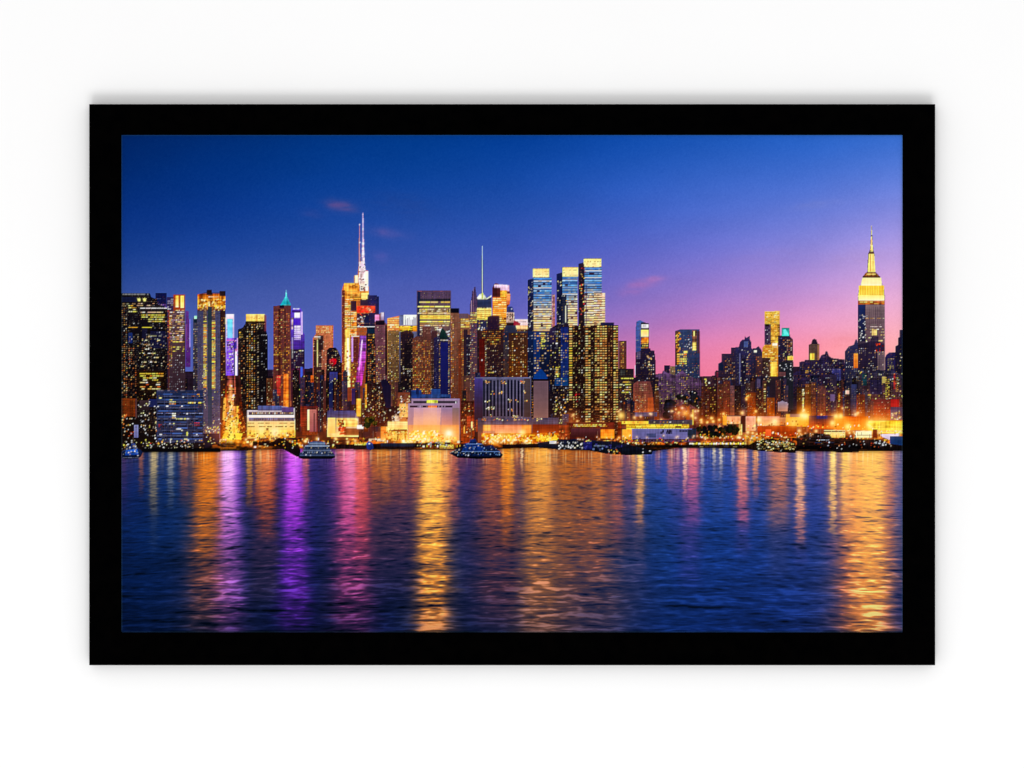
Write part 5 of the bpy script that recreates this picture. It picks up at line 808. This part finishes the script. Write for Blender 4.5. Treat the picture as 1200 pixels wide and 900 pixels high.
item('quay_lamps', 'warm street lamps dotted along the waterfront road'); ITEMS.pop(); cur = 0
for k in range(70):
    x = 560 + 498 * R.rand(); y = np.interp(x, [560, 640, 730, 860, 1058], [518, 517, 512, 512, 506]) + 5 * (R.rand() - .5)
    dot(x, y, .9, 1.1, c(255, 236, 190), clip=False); glow(x + .4, y + .5, 1.8, (255, 170, 60), .55); rect(x + .2, y + 1, x + .6, y + 5, (40, 22, 16), own=False, a=.7)
for (x, y, h) in [(437, 505, 14), (552, 500, 16), (700, 505, 12), (716, 508, 12), (946, 500, 12), (962, 503, 11), (1030, 507, 10), (372, 508, 9), (155, 512, 12)]:
    rect(x, y, x + .6, y + h, (150, 130, 110), own=False, a=.7)
# ---- photographic softness: slight bloom, grain and sharpening of the print ----
city = ((IDS != 1) & (IDS != water_id))[..., None]
INK = np.clip(INK, 0, 1)
mxv = INK.max(2, keepdims=True)
INK = np.where(city, INK * (1 - .40 * (1 - mxv) ** 2.2) - .16 * INK * (1 - INK) ** 2, INK)
wl = np.clip((INK.max(2, keepdims=True) - .5) / .5, 0, 1) * INK * city
wb = blur(wl, 1.1); wb2 = blur(wl, 4.5)            # lamp light spreading over the facades around each window
INK = np.where(city, 1 - (1 - INK) * (1 - np.clip(.20 * wb * c(255, 180, 110) + .26 * wb2 * c(255, 130, 60), 0, .42)), INK)
# brightest cores go pale
core = np.clip((INK.max(2, keepdims=True) - .80) / .20, 0, 1) * .12 * city
INK = INK + core * (c(255, 236, 205) - INK)
warm = np.clip((INK[..., 0] - INK[..., 2] - .08) * 3, 0, 1)[..., None] * city
INK = INK * (1 - warm * (1 - np.array([1.02, .955, .90], np.float32)))
gm = INK.mean(2, keepdims=True); INK = np.where(city, np.clip(gm + 1.14 * (INK - gm), 0, 1), INK)
lum = INK.max(2, keepdims=True)
hi = INK * np.clip((lum - .62) / .38, 0, 1)
hb = blur(hi, 2.2)
INK = 1 - (1 - np.clip(INK, 0, 1)) * (1 - np.clip(.20 * hb, 0, 1))
sb = blur(INK, .8)
INK = INK + np.where(IDS == 1, .5, np.where(IDS == water_id, 1.1, .85))[..., None] * (INK - sb)
INK = np.clip(INK, 0, 1)
INK = INK + .008 * R.randn(H // 2, W // 2).repeat(2, 0).repeat(2, 1)[..., None].astype(np.float32) * (.3 + INK.max(2, keepdims=True))
INK = np.clip(INK, 0, 1)
# the trimmed edge of the sheet, a hair of greyish teal
e = np.minimum(np.minimum(GX - PX0, PX1 - GX), np.minimum(GY - PY0, PY1 - GY))
a = (np.clip(1 - e / 1.2, 0, 1) * .8)[..., None]
INK = INK * (1 - a) + (c(70, 104, 116) * .6 + INK * .6) * a

# ---------------------------------------------------------------------------
# 2. THE OBJECT: a matte black frame on a white wall, lit by soft studio light
# ---------------------------------------------------------------------------
import bpy

scene = bpy.context.scene
COL = scene.collection
LIGHT = 1.10            # how bright white paper stands on this wall


def wx_(px): return (px - 600.0) / 1000.0          # 1 unit of the picture = 1 mm
def wz_(py): return 1.5 + (450.0 - py) / 1000.0


def material(name, base, rough=.9, spec=.0):
    m = bpy.data.materials.new(name); m.use_nodes = True
    b = m.node_tree.nodes['Principled BSDF']
    b.inputs['Base Color'].default_value = (*base, 1); b.inputs['Roughness'].default_value = rough
    b.inputs['Specular IOR Level'].default_value = spec
    return m, m.node_tree, b


def noise_tint(nt, b, scale, c0, c1, detail=4):
    tc = nt.nodes.new('ShaderNodeTexCoord'); n = nt.nodes.new('ShaderNodeTexNoise'); r = nt.nodes.new('ShaderNodeValToRGB')
    n.inputs['Scale'].default_value = scale; n.inputs['Detail'].default_value = detail
    r.color_ramp.elements[0].position = .35; r.color_ramp.elements[1].position = .65
    r.color_ramp.elements[0].color = (*c0, 1); r.color_ramp.elements[1].color = (*c1, 1)
    nt.links.new(tc.outputs['Object'], n.inputs['Vector']); nt.links.new(n.outputs['Fac'], r.inputs['Fac'])
    nt.links.new(r.outputs['Color'], b.inputs['Base Color'])


m_wall, nt, b = material('white_wall_paint', (.9, .9, .9), .95)
noise_tint(nt, b, 3.0, (.896, .893, .893), (.904, .903, .903), 3)
m_frame, nt, b = material('matte_black_lacquer', (.0004, .0004, .0004), .9, .0)
noise_tint(nt, b, 60, (.0003, .0003, .0004), (.0007, .0006, .0006))
m_board, nt, b = material('print_board', (.01, .012, .02), .95)
noise_tint(nt, b, 40, (.006, .008, .014), (.012, .014, .022))
# printed paper: the ink laid down per point of the sheet, plus a faint paper grain
m_ink, nt, b = material('matte_printed_paper', (.5, .5, .5), .95)
at = nt.nodes.new('ShaderNodeAttribute'); at.attribute_name = 'ink'
tc = nt.nodes.new('ShaderNodeTexCoord'); gn = nt.nodes.new('ShaderNodeTexNoise'); gn.inputs['Scale'].default_value = 900; gn.inputs['Detail'].default_value = 2
mr = nt.nodes.new('ShaderNodeMapRange'); mr.inputs['To Min'].default_value = .97; mr.inputs['To Max'].default_value = 1.03
mx = nt.nodes.new('ShaderNodeVectorMath'); mx.operation = 'SCALE'
nt.links.new(tc.outputs['Object'], gn.inputs['Vector']); nt.links.new(gn.outputs['Fac'], mr.inputs['Value'])
nt.links.new(at.outputs['Color'], mx.inputs[0]); nt.links.new(mr.outputs['Result'], mx.inputs['Scale']); nt.links.new(mx.outputs['Vector'], b.inputs['Base Color'])


def mesh_object(name, verts, faces, mat, parent=None):
    me = bpy.data.meshes.new(name); me.from_pydata(verts, [], faces); me.update()
    me.materials.append(mat)
    o = bpy.data.objects.new(name, me); COL.objects.link(o)
    if parent is not None:
        o.parent = parent
    return o


# the wall
wall = mesh_object('wall', [(-5, 0, -2.5), (5, 0, -2.5), (5, 0, 5.5), (-5, 0, 5.5), (-5, .1, -2.5), (5, .1, -2.5), (5, .1, 5.5), (-5, .1, 5.5)],
                   [(0, 1, 2, 3), (5, 4, 7, 6), (4, 0, 3, 7), (1, 5, 6, 2), (3, 2, 6, 7), (4, 5, 1, 0)], m_wall)
wall['kind'] = 'structure'; wall['label'] = 'plain white wall behind the framed print'; wall['category'] = 'wall'

# the framed print
pic = bpy.data.objects.new('framed_print', None); COL.objects.link(pic)
pic.location = (0, 0, 1.5); pic.empty_display_size = .1
pic['label'] = 'black framed print of a city skyline at dusk over water'; pic['category'] = 'framed picture'
BASE = pic.location

OUT = (104.5, 122.0, 1096.0, 779.6)
INN = (141.9, 157.9, 1058.1, 741.3)
FRONT, LIP, SHEET = .0170, .0150, .0143
PROF = [(0, .0012), (0, FRONT - .0006), (.016, FRONT), (.984, FRONT), (1, FRONT - .0005), (1, LIP), (.84, LIP), (.84, .0012)]


def corner(k, t):
    a = [(OUT[0], OUT[1]), (OUT[2], OUT[1]), (OUT[2], OUT[3]), (OUT[0], OUT[3])][k % 4]
    d = [(INN[0], INN[1]), (INN[2], INN[1]), (INN[2], INN[3]), (INN[0], INN[3])][k % 4]
    return wx_(a[0] * (1 - t) + d[0] * t), wz_(a[1] * (1 - t) + d[1] * t) - BASE[2]


for k, nm in enumerate(('top', 'right', 'bottom', 'left')):
    vs = []; n = len(PROF)
    for end in (0, 1):
        for (t, d) in PROF:
            x, z = corner(k + end, t)
            x2, z2 = corner(k + 1 - end, t)
            L = math.hypot(x2 - x, z2 - z); g = .00003 / L
            vs.append((x + (x2 - x) * g, -d, z + (z2 - z) * g))
    fs = [(i, (i + 1) % n, n + (i + 1) % n, n + i) for i in range(n)]
    fs += [tuple(range(n - 1, -1, -1)), tuple(range(n, 2 * n))]
    rail = mesh_object('frame_rail', vs, fs, m_frame, pic)
    me = rail.data
    import bmesh
    bm = bmesh.new(); bm.from_mesh(me); bmesh.ops.recalc_face_normals(bm, faces=bm.faces); bm.to_mesh(me); bm.free()

bx = (wx_(139), wx_(1061)); bz = (wz_(744.4) - BASE[2], wz_(155) - BASE[2])
sheet = mesh_object('print', [(x, y, z) for y in (-(SHEET - .0004), -.0115) for z in bz for x in bx],
                    [(0, 1, 3, 2), (5, 4, 6, 7), (4, 0, 2, 6), (1, 5, 7, 3), (2, 3, 7, 6), (4, 5, 1, 0)], m_board, pic)
sheet['label'] = 'printed dusk cityscape with river reflections'
back = mesh_object('backing_board', [(x, y, z) for y in (-.0112, -.0090) for z in bz for x in bx],
                   [(0, 1, 3, 2), (5, 4, 6, 7), (4, 0, 2, 6), (1, 5, 7, 3), (2, 3, 7, 6), (4, 5, 1, 0)], m_board, pic)

# ink colours at the corners of 0.8 mm cells
NX, NY = W // 2, H // 2
P = np.pad(INK, ((1, 1), (1, 1), (0, 0)), mode='edge')
V = .25 * (P[0:2 * NY + 1:2, 0:2 * NX + 1:2] + P[1:2 * NY + 2:2, 0:2 * NX + 1:2] + P[0:2 * NY + 1:2, 1:2 * NX + 2:2] + P[1:2 * NY + 2:2, 1:2 * NX + 2:2])
V = np.clip(V, 0, 1)
LIN = np.where(V <= .04045, V / 12.92, ((V + .055) / 1.055) ** 2.4) / LIGHT
LIN = np.clip(LIN, 0, .95).astype(np.float32)
RGBA = np.concatenate([LIN, np.ones(LIN.shape[:2] + (1,), np.float32)], 2).reshape(-1, 4)
CX = np.linspace(wx_(PX0), wx_(PX1), NX + 1); CZ = np.linspace(wz_(PY0), wz_(PY1), NY + 1) - BASE[2]
IDX = np.arange((NX + 1) * (NY + 1)).reshape(NY + 1, NX + 1)
CELL = IDS[0:2 * NY:2, 0:2 * NX:2].copy()
vals, cnt = np.unique(CELL, return_counts=True)
for kk, nn in zip(vals, cnt):
    if nn < 12 and kk != 0:
        CELL = np.where(CELL == kk, 0, CELL)


# every depicted thing stays one connected patch: stray scraps join the patch beside them
water_k = water_id


def patches(k):
    js, is_ = np.nonzero(CELL == k)
    left = set(zip(js.tolist(), is_.tolist())); out = []
    while left:
        st = [left.pop()]; comp = []
        while st:
            p = st.pop(); comp.append(p); j, i = p
            for q in ((j + 1, i), (j - 1, i), (j, i + 1), (j, i - 1)):
                if q in left:
                    left.remove(q); st.append(q)
        out.append(comp)
    return sorted(out, key=len, reverse=True)


def give_away(comp, k):
    cs = set(comp)
    n = {}
    for (j, i) in comp:
        for q in ((j + 1, i), (j - 1, i), (j, i + 1), (j, i - 1)):
            if q not in cs and 0 <= q[0] < NY and 0 <= q[1] < NX and CELL[q] != k:
                n[CELL[q]] = n.get(CELL[q], 0) + (.01 if CELL[q] in (0, 1, water_k) else 1)
    if n:
        to = max(n, key=n.get)
        for p in comp:
            CELL[p] = to


for kk in [int(v) for v in np.unique(CELL) if v not in (0, 1, water_k)]:
    for comp in patches(kk)[1:]:
        give_away(comp, kk)
for n_, comp in enumerate(patches(0)):
    if len(comp) < 60:
        give_away(comp, 0)
    elif n_:
        ITEMS.append(('city_blocks', None))
        for p in comp:
            CELL[p] = len(ITEMS) - 1


def ink_mesh(k):
    js, is_ = np.nonzero(CELL == k)
    q = np.stack([IDX[js + 1, is_], IDX[js + 1, is_ + 1], IDX[js, is_ + 1], IDX[js, is_]], 1)
    u, inv = np.unique(q.ravel(), return_inverse=True)
    vj, vi = np.divmod(u, NX + 1)
    co = np.stack([CX[vi], np.full(len(u), -SHEET), CZ[vj]], 1).astype(np.float32)
    name = ITEMS[k][0]
    me = bpy.data.meshes.new(name)
    me.vertices.add(len(u)); me.vertices.foreach_set('co', co.ravel())
    me.loops.add(len(q) * 4); me.loops.foreach_set('vertex_index', inv.ravel().astype(np.int32))
    me.polygons.add(len(q)); me.polygons.foreach_set('loop_start', np.arange(0, len(q) * 4, 4, dtype=np.int32))
    a = me.color_attributes.new('ink', 'FLOAT_COLOR', 'POINT')
    a.data.foreach_set('color', RGBA[u].ravel())
    me.materials.append(m_ink)
    me.update(calc_edges=True)
    o = bpy.data.objects.new(name, me); COL.objects.link(o); o.parent = sheet
    if ITEMS[k][1]:
        o['label'] = ITEMS[k][1]
    return o


for k in np.unique(CELL):
    ink_mesh(int(k))

# ---- camera, straight on ------------------------------------------------------------
DIST = 3.0
cam = bpy.data.cameras.new('camera'); cam.sensor_width = 36; cam.lens = 36 * DIST / 1.2; cam.clip_end = 100; cam.clip_start = .05
co = bpy.data.objects.new('camera', cam); COL.objects.link(co)
co.location = (0, -DIST - FRONT, 1.5); co.rotation_euler = (math.radians(90), 0, 0)
scene.camera = co

# ---- soft studio light -----------------------------------------------------------
world = bpy.data.worlds.new('World'); scene.world = world; world.use_nodes = True
bg = world.node_tree.nodes['Background']; bg.inputs['Color'].default_value = (1, 1, 1, 1); bg.inputs['Strength'].default_value = .87


def softbox(name, loc, target, sx, sy, power):
    l = bpy.data.lights.new(name, 'AREA'); l.shape = 'RECTANGLE'; l.size = sx; l.size_y = sy; l.energy = power
    o = bpy.data.objects.new(name, l); COL.objects.link(o); o.location = loc
    import mathutils
    o.rotation_euler = (mathutils.Vector(target) - mathutils.Vector(loc)).to_track_quat('-Z', 'Y').to_euler()
    return o


softbox('softbox', (0, -4.2, -2.2), (0, 0, 1.5), 3.5, 2.0, 118)

vs = scene.view_settings
vs.view_transform = 'Standard'; vs.look = 'None'; vs.exposure = 0; vs.gamma = 1; vs.use_curve_mapping = False
